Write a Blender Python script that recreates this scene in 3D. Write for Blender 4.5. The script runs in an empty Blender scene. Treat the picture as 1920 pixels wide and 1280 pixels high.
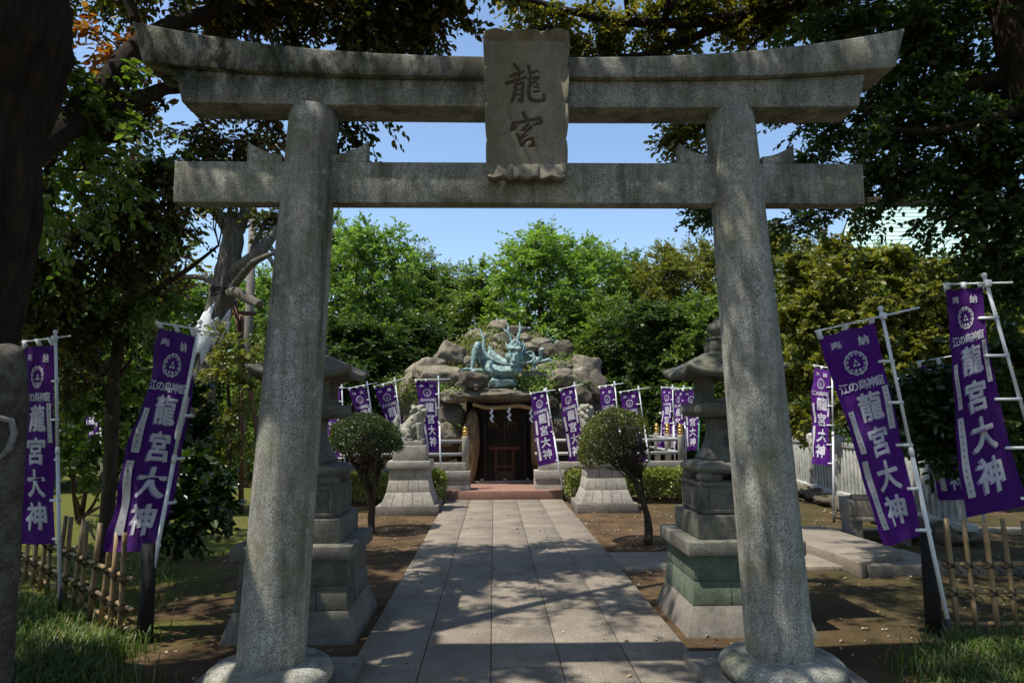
import bpy, bmesh, math, random
import numpy as np
from mathutils import Vector, Matrix, noise
R = math.radians
scene = bpy.context.scene
COL = scene.collection

# ------------------------------------------------------------------ camera
CAM_H = 1.6
YAW, PITCH, ROLL = 0.027058, 0.111098, 0.006
def cam_axes():
    f = np.array([math.sin(YAW)*math.cos(PITCH), math.cos(YAW)*math.cos(PITCH), math.sin(PITCH)])
    r = np.array([math.cos(YAW), -math.sin(YAW), 0.0]); u = np.cross(r, f)
    return (math.cos(ROLL)*r - math.sin(ROLL)*u, math.sin(ROLL)*r + math.cos(ROLL)*u, f)
AX = cam_axes()
cam = bpy.data.cameras.new('camera'); cam.sensor_width = 36; cam.lens = 24; cam.clip_end = 2000; cam.clip_start = 0.05
camo = bpy.data.objects.new('camera', cam); COL.objects.link(camo); scene.camera = camo
m3 = Matrix(((AX[0][0], AX[1][0], -AX[2][0]), (AX[0][1], AX[1][1], -AX[2][1]), (AX[0][2], AX[1][2], -AX[2][2])))
camo.matrix_world = Matrix.Translation((0, 0, CAM_H)) @ m3.to_4x4()
def at(px, py, Y):
    """photo pixel + distance along the path -> point in the place"""
    d = AX[2] + AX[0]*(px-960)/1280.0 - AX[1]*(py-640)/1280.0
    return np.array([0, 0, CAM_H]) + d*Y/d[1]
def gr(px, py, z=0.0):
    d = AX[2] + AX[0]*(px-960)/1280.0 - AX[1]*(py-640)/1280.0
    return np.array([0, 0, CAM_H]) + d*(z-CAM_H)/d[2]

# ------------------------------------------------------------------ light
SUN_FROM = Vector((-0.42, -0.17, 1.0)).normalized()
EL = math.asin(SUN_FROM.z); AZ = math.atan2(SUN_FROM.x, SUN_FROM.y)
w = bpy.data.worlds.new('World'); scene.world = w; w.use_nodes = True
nt = w.node_tree; nt.nodes.clear()
sky = nt.nodes.new('ShaderNodeTexSky'); sky.sky_type = 'NISHITA'; sky.sun_disc = False
sky.sun_elevation = EL; sky.sun_rotation = AZ; sky.air_density = 1.15; sky.dust_density = 0.7; sky.ozone_density = 2.8; sky.altitude = 60
bg = nt.nodes.new('ShaderNodeBackground'); bg.inputs[1].default_value = 0.15
wo = nt.nodes.new('ShaderNodeOutputWorld'); nt.links.new(sky.outputs[0], bg.inputs[0]); nt.links.new(bg.outputs[0], wo.inputs[0])
sl = bpy.data.lights.new('sun', 'SUN'); sl.energy = 4.5; sl.angle = R(0.53); sl.color = (1.0, 0.95, 0.86)
so = bpy.data.objects.new('sun', sl); COL.objects.link(so); so.location = (-8, -3, 20)
so.rotation_euler = SUN_FROM.to_track_quat('Z', 'Y').to_euler()
scene.view_settings.view_transform = 'Standard'; scene.view_settings.look = 'None'
scene.view_settings.exposure = 0.48; scene.view_settings.gamma = 1.0
scene.view_settings.use_curve_mapping = False
scene.cycles.max_bounces = 6; scene.cycles.transparent_max_bounces = 6; scene.cycles.diffuse_bounces = 3
scene.cycles.glossy_bounces = 2; scene.cycles.transmission_bounces = 3

# ------------------------------------------------------------------ mesh helpers
class MB:
    def __init__(s): s.v = []; s.f = []; s.n = 0
    def add(s, V, F, mi=0):
        V = np.asarray(V, float).reshape(-1, 3)
        if isinstance(F, np.ndarray): groups = [F]
        else:
            d = {}
            for q in F: d.setdefault(len(q), []).append(q)
            groups = [np.array(x) for x in d.values()]
        for g in groups: s.f.append((g + s.n, mi))
        s.v.append(V); s.n += len(V); return s
    def box(s, c, size, rz=0.0, mi=0, M=None):
        x, y, z = [k/2 for k in size]
        V = np.array([[-x,-y,-z],[x,-y,-z],[x,y,-z],[-x,y,-z],[-x,-y,z],[x,-y,z],[x,y,z],[-x,y,z]])
        if rz: V = V @ rotz(rz).T
        if M is not None: V = V @ np.array(M).T
        return s.add(V + np.array(c), BOXF, mi)
    def span(s, a, b, mi=0):
        a = np.array(a, float); b = np.array(b, float)
        return s.box((a+b)/2, np.abs(b-a), mi=mi)
    def frus(s, c, z0, z1, h0, h1, mi=0):
        hx0, hy0 = h0 if hasattr(h0, '__len__') else (h0, h0); hx1, hy1 = h1 if hasattr(h1, '__len__') else (h1, h1)
        V = [[-hx0,-hy0,z0],[hx0,-hy0,z0],[hx0,hy0,z0],[-hx0,hy0,z0],[-hx1,-hy1,z1],[hx1,-hy1,z1],[hx1,hy1,z1],[-hx1,hy1,z1]]
        return s.add(np.array(V) + np.array([c[0], c[1], 0]), BOXF, mi)
    def tube(s, P, Rd, n=8, mi=0, cap=True, jit=0.0, rng=None, ridge=0.0):
        P = np.asarray(P, float); m = len(P); Rd = np.broadcast_to(np.asarray(Rd, float), (m,))
        T = np.gradient(P, axis=0); T /= np.linalg.norm(T, axis=1)[:, None] + 1e-9
        a = np.array([0, 0, 1.0]) if abs(T[0][2]) < 0.9 else np.array([1.0, 0, 0])
        u = np.cross(T[0], a); u /= np.linalg.norm(u); V = []
        th = np.arange(n)*2*math.pi/n
        for i in range(m):
            u = u - T[i]*(u@T[i]); u /= np.linalg.norm(u) + 1e-9; w_ = np.cross(T[i], u)
            rr = Rd[i]*np.ones(n)
            if ridge: rr = rr*(1+ridge*np.array([noise.noise(Vector((math.cos(a)*4.5, math.sin(a)*4.5, i*0.10)))+0.5*noise.noise(Vector((math.cos(a)*11, math.sin(a)*11, i*0.25))) for a in th]))
            if jit: rr = rr*(1 + jit*(rng.random(n)-0.5))
            V.append(P[i] + (np.cos(th)*rr)[:, None]*u + (np.sin(th)*rr)[:, None]*w_)
        F = []
        for i in range(m-1):
            for k in range(n):
                k2 = (k+1) % n
                F.append((i*n+k, i*n+k2, (i+1)*n+k2, (i+1)*n+k))
        if cap: F.append(tuple(range(n))[::-1]); F.append(tuple((m-1)*n+k for k in range(n)))
        return s.add(np.concatenate(V), F, mi)
    def lathe(s, prof, c=(0,0,0), n=24, mi=0, sq=None):
        th = np.arange(n)*2*math.pi/n; V = []; F = []
        for r, z in prof:
            if sq:
                ct, st = np.cos(th), np.sin(th); k = (np.abs(ct)**sq + np.abs(st)**sq)**(-1.0/sq)
                V.append(np.stack([r*k*ct, r*k*st, np.full(n, z)], 1))
            else: V.append(np.stack([r*np.cos(th), r*np.sin(th), np.full(n, z)], 1))
        m = len(prof)
        for i in range(m-1):
            for k in range(n):
                k2 = (k+1) % n; F.append((i*n+k, i*n+k2, (i+1)*n+k2, (i+1)*n+k))
        F.append(tuple(range(n))[::-1]); F.append(tuple((m-1)*n+k for k in range(n)))
        return s.add(np.concatenate(V) + np.array(c), F, mi)
    def ball(s, c, r, mi=0, sub=2, sc=(1,1,1)):
        V, F = ico(sub); return s.add(V*r*np.array(sc) + np.array(c), F, mi)
    def prism(s, poly, d0, d1, axis=1, mi=0):
        """2D outline (a,b) extruded along axis from d0 to d1"""
        n = len(poly); V = []
        for d in (d0, d1):
            for a, b in poly: V.append((a, d, b) if axis == 1 else ((d, a, b) if axis == 0 else (a, b, d)))
        F = [tuple(range(n)), tuple(range(2*n-1, n-1, -1))] + [(i, n+i, n+(i+1) % n, (i+1) % n) for i in range(n)]
        return s.add(V, F, mi)
    def mesh(s, name, mats, smooth=False):
        me = bpy.data.meshes.new(name)
        V = np.concatenate(s.v) if s.v else np.zeros((0, 3))
        lt = []; ls = []; li = []; mi = []; off = 0
        for g, k in s.f:
            c = g.shape[1]; li.append(g.ravel()); ls.append(off + np.arange(len(g))*c); lt.append(np.full(len(g), c)); mi.append(np.full(len(g), k)); off += g.size
        me.vertices.add(len(V)); me.vertices.foreach_set('co', V.ravel().astype(np.float32))
        me.loops.add(off); me.loops.foreach_set('vertex_index', np.concatenate(li).astype(np.int32))
        np_ = sum(len(x) for x in ls); me.polygons.add(np_)
        me.polygons.foreach_set('loop_start', np.concatenate(ls).astype(np.int32))
        me.polygons.foreach_set('loop_total', np.concatenate(lt).astype(np.int32))
        me.polygons.foreach_set('material_index', np.concatenate(mi).astype(np.int32))
        if smooth: me.polygons.foreach_set('use_smooth', np.ones(np_, bool))
        me.update(calc_edges=True); me.validate()
        for q in (mats if isinstance(mats, (list, tuple)) else [mats]): me.materials.append(q)
        return me
    def build(s, name, mats, parent=None, smooth=False, bevel=0.0, seg=2, fixn=False):
        me = s.mesh(name, mats, smooth)
        if fixn or bevel:
            b = bmesh.new(); b.from_mesh(me); bmesh.ops.recalc_face_normals(b, faces=b.faces)
            b.to_mesh(me); b.free()
        return link(name, me, parent, bevel, seg)
def link(name, me, parent=None, bevel=0.0, seg=2):
    o = bpy.data.objects.new(name, me); COL.objects.link(o)
    if parent is not None: o.parent = parent
    if bevel:
        md = o.modifiers.new('bevel', 'BEVEL'); md.width = bevel; md.segments = seg; md.limit_method = 'ANGLE'; md.angle_limit = R(35)
    return o
BOXF = [(0,3,2,1),(4,5,6,7),(0,1,5,4),(1,2,6,5),(2,3,7,6),(3,0,4,7)]
def rotz(a): c, s_ = math.cos(a), math.sin(a); return np.array([[c,-s_,0],[s_,c,0],[0,0,1]])
_ico = {}
def ico(sub):
    if sub not in _ico:
        b = bmesh.new(); bmesh.ops.create_icosphere(b, subdivisions=sub, radius=1.0); b.verts.ensure_lookup_table()
        _ico[sub] = (np.array([v.co[:] for v in b.verts]), np.array([[v.index for v in f.verts] for f in b.faces])); b.free()
    return _ico[sub]
def thing(name, label, cat, loc=(0,0,0), rz=0.0, group=None):
    o = bpy.data.objects.new(name, None); COL.objects.link(o); o.empty_display_size = 0.2
    o.location = Vector([float(q) for q in loc]); o.rotation_euler = (0, 0, rz); tag(o, label, cat, group); return o
def tag(o, label=None, cat=None, group=None, kind=None):
    if label: o['label'] = label
    if cat: o['category'] = cat
    if group: o['group'] = group
    if kind: o['kind'] = kind
    return o
def copy_tree(o, parent=None):
    c = o.copy(); COL.objects.link(c)
    if parent is not None: c.parent = parent
    for ch in list(o.children): copy_tree(ch, c)
    return c
def fuse(mb, voxel, smooth_it=4, disp=0.0, dsc=8.0, mat=None, name='statue'):
    """several overlapping volumes -> one continuous skin"""
    me = mb.mesh('tmp', [], False); o = bpy.data.objects.new('tmp', me); COL.objects.link(o)
    r = o.modifiers.new('r', 'REMESH'); r.mode = 'VOXEL'; r.voxel_size = voxel
    s_ = o.modifiers.new('s', 'SMOOTH'); s_.factor = 0.5; s_.iterations = smooth_it
    bpy.context.view_layer.update()
    dg = bpy.context.evaluated_depsgraph_get()
    out = bpy.data.meshes.new_from_object(o.evaluated_get(dg)); bpy.data.objects.remove(o); bpy.data.meshes.remove(me)
    if disp:
        n_ = len(out.vertices); co = np.empty(n_*3, np.float32); nr = np.empty(n_*3, np.float32)
        out.vertices.foreach_get('co', co); out.vertex_normals.foreach_get('vector', nr); co = co.reshape(-1, 3); nr = nr.reshape(-1, 3)
        h = np.array([noise.noise(Vector(q)*dsc)*0.6 + noise.noise(Vector(q)*dsc*2.7)*0.4 for q in co])
        out.vertices.foreach_set('co', (co + nr*(disp*h)[:, None]).ravel().astype(np.float32)); out.update()
    out.polygons.foreach_set('use_smooth', np.ones(len(out.polygons), bool)); out.name = name
    out.materials.clear()
    if mat: out.materials.append(mat)
    return out

# ------------------------------------------------------------------ materials
def newmat(name):
    m = bpy.data.materials.new(name); m.use_nodes = True; t = m.node_tree; t.nodes.clear()
    o = t.nodes.new('ShaderNodeOutputMaterial'); b = t.nodes.new('ShaderNodeBsdfPrincipled'); t.links.new(b.outputs[0], o.inputs[0])
    return m, t, b, o
def N(t, typ, **kw):
    n = t.nodes.new(typ)
    for k, v in kw.items():
        if k.startswith('i_'):
            key = k[2:]; n.inputs[int(key) if key.isdigit() else key].default_value = v
        else: setattr(n, k, v)
    return n
def coords(t, scale=(1,1,1), kind='Object'):
    tc = N(t, 'ShaderNodeTexCoord'); mp = N(t, 'ShaderNodeMapping'); mp.inputs['Scale'].default_value = scale
    t.links.new(tc.outputs[kind], mp.inputs[0]); return mp.outputs[0]
def noi(t, vec, scale, detail=4.0, rough=0.55, dist=0.0):
    n = N(t, 'ShaderNodeTexNoise'); n.inputs['Scale'].default_value = scale; n.inputs['Detail'].default_value = detail
    n.inputs['Roughness'].default_value = rough; n.inputs['Distortion'].default_value = dist
    t.links.new(vec, n.inputs['Vector']); return n.outputs['Fac']
def ramp(t, fac, stops):
    r = N(t, 'ShaderNodeValToRGB'); e = r.color_ramp.elements
    while len(e) < len(stops): e.new(0.5)
    for k, (p, c) in enumerate(stops):
        e[k].position = p; e[k].color = (*c, 1) if hasattr(c, '__len__') else (c, c, c, 1)
    t.links.new(fac, r.inputs[0]); return r.outputs[0]
def mix(t, fac, a, b, mode='MIX'):
    m = N(t, 'ShaderNodeMix', data_type='RGBA', blend_type=mode)
    for sock, val in ((m.inputs['Factor'], fac), (m.inputs[6], a), (m.inputs[7], b)):
        if hasattr(val, 'is_output'): t.links.new(val, sock)
        else: sock.default_value = val if not hasattr(val, '__len__') else ((*val, 1) if len(val) == 3 else val)
    return m.outputs[2]
def bump(t, b, h, strength=0.3, dist=0.01):
    n = N(t, 'ShaderNodeBump'); n.inputs['Strength'].default_value = strength; n.inputs['Distance'].default_value = dist
    t.links.new(h, n.inputs['Height']); t.links.new(n.outputs[0], b.inputs['Normal'])

def stone(name, c1, c2, speck=260, stain=(0.05,0.05,0.04), stain_amt=0.5, moss=None, moss_amt=0.0, streak=False, rough=0.9, big=2.2, warm=None, bs=0.5):
    m, t, b, o = newmat(name); v = coords(t)
    sp = noi(t, v, speck, 2, 0.7); col = ramp(t, sp, [(0.34, c1), (0.5, tuple((x+y)/2 for x, y in zip(c1, c2))), (0.66, c2)])
    if warm: col = mix(t, ramp(t, noi(t, v, 3.1, 5, 0.65), [(0.45, 0.0), (0.7, 0.75)]), col, warm)
    vs = coords(t, (3.0, 3.0, 0.35)) if streak else v
    st = ramp(t, noi(t, vs, big, 7, 0.7, 0.3), [(0.46, 0.0), (0.68, stain_amt)])
    col = mix(t, st, col, stain)
    mot = ramp(t, noi(t, v, 14, 5, 0.7), [(0.3, 0.72), (0.7, 1.18)]); col = mix(t, 1.0, col, mot, 'MULTIPLY')
    if moss:
        mo = ramp(t, noi(t, v, 2.6, 8, 0.72), [(0.50, 0.0), (0.66, moss_amt)]); col = mix(t, mo, col, moss)
    t.links.new(col, b.inputs['Base Color']); b.inputs['Roughness'].default_value = rough
    b.inputs['Specular IOR Level'].default_value = 0.25
    h = mix(t, 0.5, noi(t, v, speck*0.7, 3, 0.7), noi(t, v, 22, 6, 0.65)); bump(t, b, h, bs, 0.008)
    return m
def plain(name, c, rough=0.6, metal=0.0, var=0.15, scale=20, spec=0.4, bumpy=0.0):
    m, t, b, o = newmat(name); v = coords(t)
    k = ramp(t, noi(t, v, scale, 5, 0.6), [(0.3, 1-var), (0.7, 1+var*0.6)])
    t.links.new(mix(t, 1.0, c, k, 'MULTIPLY'), b.inputs['Base Color'])
    b.inputs['Roughness'].default_value = rough; b.inputs['Metallic'].default_value = metal; b.inputs['Specular IOR Level'].default_value = spec
    if bumpy: bump(t, b, noi(t, v, scale*3, 5, 0.6), bumpy, 0.01)
    return m
def leafmat(name, cols, trans=0.35, rough=0.42, tint=(0.9, 1.25, 0.35), spec=0.45, patch=None):
    """leaf colour varies leaf by leaf and, softly, from clump to clump"""
    m, t, b, o = newmat(name); g = N(t, 'ShaderNodeNewGeometry'); v = coords(t)
    n = len(cols); col = ramp(t, g.outputs['Random Per Island'], [((k+0.5)/n, c) for k, c in enumerate(cols)])
    col = mix(t, 1.0, col, ramp(t, noi(t, v, 0.9, 3, 0.6), [(0.3, 0.75), (0.7, 1.25)]), 'MULTIPLY')
    if patch: col = mix(t, ramp(t, noi(t, v, 1.3, 2, 0.5), [(0.56, 0.0), (0.66, 0.85)]), col, patch)
    t.links.new(col, b.inputs['Base Color']); b.inputs['Roughness'].default_value = rough; b.inputs['Specular IOR Level'].default_value = spec
    tr = N(t, 'ShaderNodeBsdfTranslucent'); t.links.new(mix(t, 1.0, col, tint, 'MULTIPLY'), tr.inputs[0])
    mx = N(t, 'ShaderNodeMixShader'); mx.inputs[0].default_value = trans
    t.links.new(b.outputs[0], mx.inputs[1]); t.links.new(tr.outputs[0], mx.inputs[2]); t.links.new(mx.outputs[0], o.inputs[0])
    return m
def bark(name, c1, c2, moss=None):
    m, t, b, o = newmat(name); v = coords(t, (1, 1, 0.25)); f = noi(t, v, 16, 8, 0.7, 0.8)
    col = ramp(t, f, [(0.32, c1), (0.68, c2)])
    if moss: col = mix(t, ramp(t, noi(t, coords(t), 3.5, 6, 0.7), [(0.5, 0.0), (0.66, 0.7)]), col, moss)
    t.links.new(col, b.inputs['Base Color']); b.inputs['Roughness'].default_value = 0.95; b.inputs['Specular IOR Level'].default_value = 0.15
    bump(t, b, f, 1.0, 0.05); return m

M = {}
M['granite'] = stone('weathered_granite', (0.085,0.084,0.072), (0.57,0.555,0.485), 130, (0.045,0.05,0.034), 0.85, (0.13,0.135,0.05), 0.6, streak=True, big=1.6, warm=(0.25,0.22,0.175))
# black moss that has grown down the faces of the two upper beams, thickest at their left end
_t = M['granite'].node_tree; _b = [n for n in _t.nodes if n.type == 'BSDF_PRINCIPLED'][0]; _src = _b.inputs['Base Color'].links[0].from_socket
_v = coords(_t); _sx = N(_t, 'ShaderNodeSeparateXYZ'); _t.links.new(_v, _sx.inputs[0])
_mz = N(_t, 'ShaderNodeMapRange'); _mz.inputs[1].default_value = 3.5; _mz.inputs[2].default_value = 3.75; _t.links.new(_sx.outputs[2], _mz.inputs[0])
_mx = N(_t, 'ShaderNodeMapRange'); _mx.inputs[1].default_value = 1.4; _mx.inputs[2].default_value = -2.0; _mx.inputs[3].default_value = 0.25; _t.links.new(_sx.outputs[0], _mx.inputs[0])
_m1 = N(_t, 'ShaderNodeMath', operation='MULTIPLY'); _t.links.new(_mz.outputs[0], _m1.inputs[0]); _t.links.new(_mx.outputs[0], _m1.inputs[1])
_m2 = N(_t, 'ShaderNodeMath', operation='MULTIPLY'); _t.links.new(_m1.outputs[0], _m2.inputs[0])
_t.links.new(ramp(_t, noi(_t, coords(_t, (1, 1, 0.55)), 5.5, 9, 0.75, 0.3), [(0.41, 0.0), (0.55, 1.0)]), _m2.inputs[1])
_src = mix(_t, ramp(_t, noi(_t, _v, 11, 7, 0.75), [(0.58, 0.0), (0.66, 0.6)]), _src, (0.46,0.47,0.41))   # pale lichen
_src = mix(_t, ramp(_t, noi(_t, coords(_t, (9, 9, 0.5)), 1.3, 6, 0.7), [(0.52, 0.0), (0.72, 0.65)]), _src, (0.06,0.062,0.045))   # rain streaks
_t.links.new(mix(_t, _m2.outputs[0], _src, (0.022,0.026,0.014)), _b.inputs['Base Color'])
M['granite_light'] = stone('pale_granite', (0.22,0.21,0.185), (0.44,0.42,0.38), 170, (0.12,0.115,0.09), 0.5, (0.17,0.17,0.10), 0.3)
M['lantern_stone'] = stone('old_lantern_stone', (0.095,0.09,0.075), (0.23,0.215,0.18), 120, (0.04,0.04,0.032), 0.8, (0.10,0.115,0.05), 0.5)
M['pedestal_stone'] = stone('pedestal_stone', (0.15,0.13,0.105), (0.27,0.24,0.20), 150, (0.06,0.055,0.045), 0.6)
M['green_stone'] = stone('algae_stone', (0.07,0.10,0.065), (0.18,0.205,0.15), 110, (0.035,0.04,0.03), 0.7, (0.055,0.085,0.05), 0.5)
M['koma_ped'] = stone('pedestal_block_stone', (0.30,0.27,0.225), (0.44,0.40,0.34), 150, (0.17,0.15,0.125), 0.5, big=4)
M['koma_stone'] = stone('carved_stone', (0.27,0.26,0.2), (0.43,0.41,0.33), 110, (0.1,0.1,0.075), 0.6, (0.17,0.18,0.11), 0.3, big=5)
M['mortar'] = plain('dark_joint', (0.05,0.045,0.04), 0.95)
M['red_stone'] = stone('red_brown_stone', (0.22,0.12,0.09), (0.31,0.18,0.135), 150, (0.15,0.08,0.06), 0.4)
M['stele'] = stone('lichen_stone', (0.040,0.034,0.027), (0.10,0.086,0.068), 60, (0.03,0.028,0.02), 0.8, (0.22,0.22,0.19), 0.5)
M['white_stone'] = stone('pale_fence_stone', (0.36,0.36,0.32), (0.55,0.54,0.48), 150, (0.16,0.165,0.13), 0.6, big=5)
def rockmat(name, c1, c2, c3, moss, amt):
    m, t, b, o = newmat(name); v = coords(t)
    col = ramp(t, noi(t, v, 3.2, 9, 0.72, 0.4), [(0.28, c1), (0.5, c2), (0.72, c3)])
    col = mix(t, 1.0, col, ramp(t, noi(t, v, 38, 5, 0.7), [(0.3, 0.6), (0.7, 1.25)]), 'MULTIPLY')
    g = N(t, 'ShaderNodeNewGeometry'); sx = N(t, 'ShaderNodeSeparateXYZ'); t.links.new(g.outputs['Normal'], sx.inputs[0])
    a = N(t, 'ShaderNodeMath', operation='MULTIPLY'); t.links.new(ramp(t, sx.outputs[2], [(0.35, 0.0), (0.9, 1.0)]), a.inputs[0])
    t.links.new(ramp(t, noi(t, v, 4.5, 7, 0.75), [(0.48, 0.0), (0.62, amt)]), a.inputs[1])
    col = mix(t, a.outputs[0], col, moss); t.links.new(col, b.inputs['Base Color'])
    b.inputs['Roughness'].default_value = 0.95; b.inputs['Specular IOR Level'].default_value = 0.2
    bump(t, b, mix(t, 0.4, noi(t, v, 9, 9, 0.7), noi(t, v, 45, 5, 0.7)), 1.0, 0.06); return m
M['rock'] = rockmat('grotto_rock', (0.085,0.07,0.05), (0.25,0.21,0.155), (0.45,0.40,0.315), (0.11,0.13,0.04), 0.7)
M['rock_dark'] = rockmat('dark_grotto_rock', (0.06,0.048,0.036), (0.14,0.115,0.086), (0.24,0.21,0.165), (0.08,0.10,0.03), 0.6)
M['rock_slab'] = rockmat('slab_rock', (0.08,0.07,0.05), (0.19,0.165,0.125), (0.32,0.28,0.22), (0.09,0.11,0.04), 0.5)
M['rock_jamb'] = rockmat('jamb_rock', (0.12,0.075,0.04), (0.26,0.17,0.09), (0.36,0.27,0.17), (0.09,0.10,0.03), 0.3)
M['soil'] = rockmat('soil', (0.05,0.04,0.025), (0.09,0.075,0.04), (0.13,0.11,0.06), (0.07,0.11,0.025), 1.0)
def bronze():
    m, t, b, o = newmat('verdigris_bronze'); v = coords(t)
    col = ramp(t, noi(t, v, 6, 8, 0.7, 0.5), [(0.28, (0.045,0.068,0.06)), (0.42, (0.135,0.205,0.19)), (0.56, (0.25,0.36,0.335)), (0.75, (0.42,0.52,0.48))])
    t.links.new(col, b.inputs['Base Color']); b.inputs['Roughness'].default_value = 0.7; b.inputs['Metallic'].default_value = 0.15
    bump(t, b, noi(t, v, 40, 6, 0.7), 0.5, 0.015); return m
M['bronze'] = bronze()
M['gold'] = plain('gilded_metal', (0.72,0.42,0.12), 0.3, 0.9, 0.15)
M['black_metal'] = plain('dark_cap', (0.03,0.03,0.035), 0.5)
M['white_paint'] = plain('white_plastic', (0.74,0.75,0.76), 0.45, 0, 0.06, 8)
M['rail_metal'] = plain('pale_rail_stone', (0.36,0.36,0.345), 0.6, 0, 0.12, 60)
M['steel'] = plain('steel', (0.25,0.25,0.26), 0.4, 0.7)
M['shutter'] = plain('dark_shutter_steel', (0.10,0.08,0.065), 0.45, 0.4)
M['shutter_bar'] = plain('shutter_bottom_steel', (0.22,0.21,0.20), 0.45, 0.4)
M['dark_in'] = plain('near_black_finish', (0.022,0.017,0.014), 0.95)  # even near-black surface for cave lining and curtain cloth
M['red_wood'] = plain('vermilion_wood', (0.30,0.07,0.022), 0.5)
M['prop_wood'] = plain('red_brown_prop_wood', (0.13,0.062,0.036), 0.8, 0, 0.3)
M['black_post'] = plain('charred_post', (0.016,0.014,0.013), 0.85, bumpy=0.5)
M['cord'] = plain('black_cord', (0.015,0.013,0.012), 0.9)
M['rope'] = plain('straw_rope', (0.42,0.29,0.135), 0.9, 0, 0.4, 60, bumpy=0.7)
M['sign_stone'] = plain('pale_carved_stone', (0.21,0.20,0.18), 0.9, 0, 0.4, 30)
M['paper'] = plain('white_paper', (0.78,0.78,0.78), 0.8, 0, 0.05)
M['slip'] = plain('paper_slip', (0.50,0.48,0.50), 0.85, 0, 0.08)
M['ink'] = plain('ink', (0.07,0.06,0.08), 0.9)
M['letter'] = plain('white_print', (0.52,0.50,0.56), 0.85, 0, 0.06)
M['ghost'] = plain('lilac_print', (0.24,0.18,0.34), 0.85, 0, 0.06)
M['plaster'] = plain('white_tree_dressing', (0.62,0.63,0.63), 0.9, 0, 0.25, 9, bumpy=0.8)
M['green_pole'] = plain('green_pole_plastic', (0.02,0.22,0.10), 0.45)
def clothmat():
    m, t, b, o = newmat('purple_cloth'); v = coords(t)
    col = mix(t, noi(t, v, 3, 3), (0.050,0.005,0.112), (0.076,0.009,0.155)); t.links.new(col, b.inputs['Base Color'])
    b.inputs['Roughness'].default_value = 0.85; b.inputs['Specular IOR Level'].default_value = 0.2
    tr = N(t, 'ShaderNodeBsdfTranslucent'); tr.inputs[0].default_value = (0.11,0.015,0.26,1)
    mx = N(t, 'ShaderNodeMixShader'); mx.inputs[0].default_value = 0.22
    t.links.new(b.outputs[0], mx.inputs[1]); t.links.new(tr.outputs[0], mx.inputs[2]); t.links.new(mx.outputs[0], o.inputs[0])
    oi = N(t, 'ShaderNodeObjectInfo'); hs = N(t, 'ShaderNodeHueSaturation')   # each cloth has faded a little differently
    mr = N(t, 'ShaderNodeMapRange'); mr.inputs[3].default_value = 0.82; mr.inputs[4].default_value = 1.3; t.links.new(oi.outputs['Random'], mr.inputs[0])
    t.links.new(mr.outputs[0], hs.inputs['Value']); t.links.new(mix(t, ramp(t, noi(t, v, 1.4, 5, 0.6), [(0.4, 0.0), (0.8, 0.35)]), col, (0.13,0.06,0.22)), hs.inputs['Color']); t.links.new(hs.outputs[0], b.inputs['Base Color'])
    bump(t, b, noi(t, coords(t, (1, 1, 0.35)), 16, 4, 0.6, 0.8), 0.6, 0.02); return m
M['purple'] = clothmat()
def bamboomat():
    m, t, b, o = newmat('bamboo'); v = coords(t); g = N(t, 'ShaderNodeNewGeometry')
    col = ramp(t, g.outputs['Random Per Island'], [(0.0, (0.20,0.12,0.055)), (0.5, (0.30,0.195,0.09)), (1.0, (0.30,0.23,0.13))])
    col = mix(t, 1.0, col, ramp(t, noi(t, coords(t, (12,12,0.8)), 4, 6, 0.7), [(0.3, 0.55), (0.7, 1.2)]), 'MULTIPLY')
    t.links.new(col, b.inputs['Base Color']); b.inputs['Roughness'].default_value = 0.55; return m
M['bamboo'] = bamboomat()
def groundmat():
    m, t, b, o = newmat('earth_and_moss'); v = coords(t)
    col = ramp(t, noi(t, v, 1.7, 9, 0.7), [(0.3, (0.050,0.032,0.018)), (0.5, (0.110,0.070,0.038)), (0.7, (0.18,0.12,0.068))])
    col = mix(t, 1.0, col, ramp(t, noi(t, v, 55, 6, 0.75), [(0.3, 0.6), (0.7, 1.3)]), 'MULTIPLY')
    sx = N(t, 'ShaderNodeSeparateXYZ'); t.links.new(v, sx.inputs[0])
    mr = N(t, 'ShaderNodeMapRange'); mr.inputs[1].default_value = -1.6; mr.inputs[2].default_value = -3.6; mr.inputs[3].default_value = -0.12; mr.inputs[4].default_value = 0.20
    t.links.new(sx.outputs[0], mr.inputs[0])
    ad = N(t, 'ShaderNodeMath', operation='ADD'); t.links.new(noi(t, v, 1.1, 8, 0.7, 0.6), ad.inputs[0]); t.links.new(mr.outputs[0], ad.inputs[1])
    mo = ramp(t, ad.outputs[0], [(0.50, 0.0), (0.66, 0.92)])
    moss = ramp(t, noi(t, v, 30, 6, 0.7), [(0.3, (0.045,0.055,0.010)), (0.7, (0.16,0.165,0.035))])
    col = mix(t, mo, col, moss)
    m2_ = N(t, 'ShaderNodeMapRange'); m2_.inputs[1].default_value = 2.0; m2_.inputs[2].default_value = 3.6; t.links.new(sx.outputs[0], m2_.inputs[0])   # dark mossy earth at right, with shade under the trees put into its colour
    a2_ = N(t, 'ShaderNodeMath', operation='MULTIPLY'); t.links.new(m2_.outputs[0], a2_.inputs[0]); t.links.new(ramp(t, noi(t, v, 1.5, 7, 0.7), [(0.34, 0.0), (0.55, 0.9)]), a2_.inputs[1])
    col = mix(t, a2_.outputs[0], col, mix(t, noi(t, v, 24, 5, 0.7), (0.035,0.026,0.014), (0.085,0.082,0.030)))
    t.links.new(col, b.inputs['Base Color'])
    b.inputs['Roughness'].default_value = 1.0; b.inputs['Specular IOR Level'].default_value = 0.1
    bump(t, b, mix(t, 0.5, noi(t, v, 18, 8, 0.75), noi(t, v, 90, 4, 0.7)), 0.9, 0.03); return m
M['ground'] = groundmat()
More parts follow.
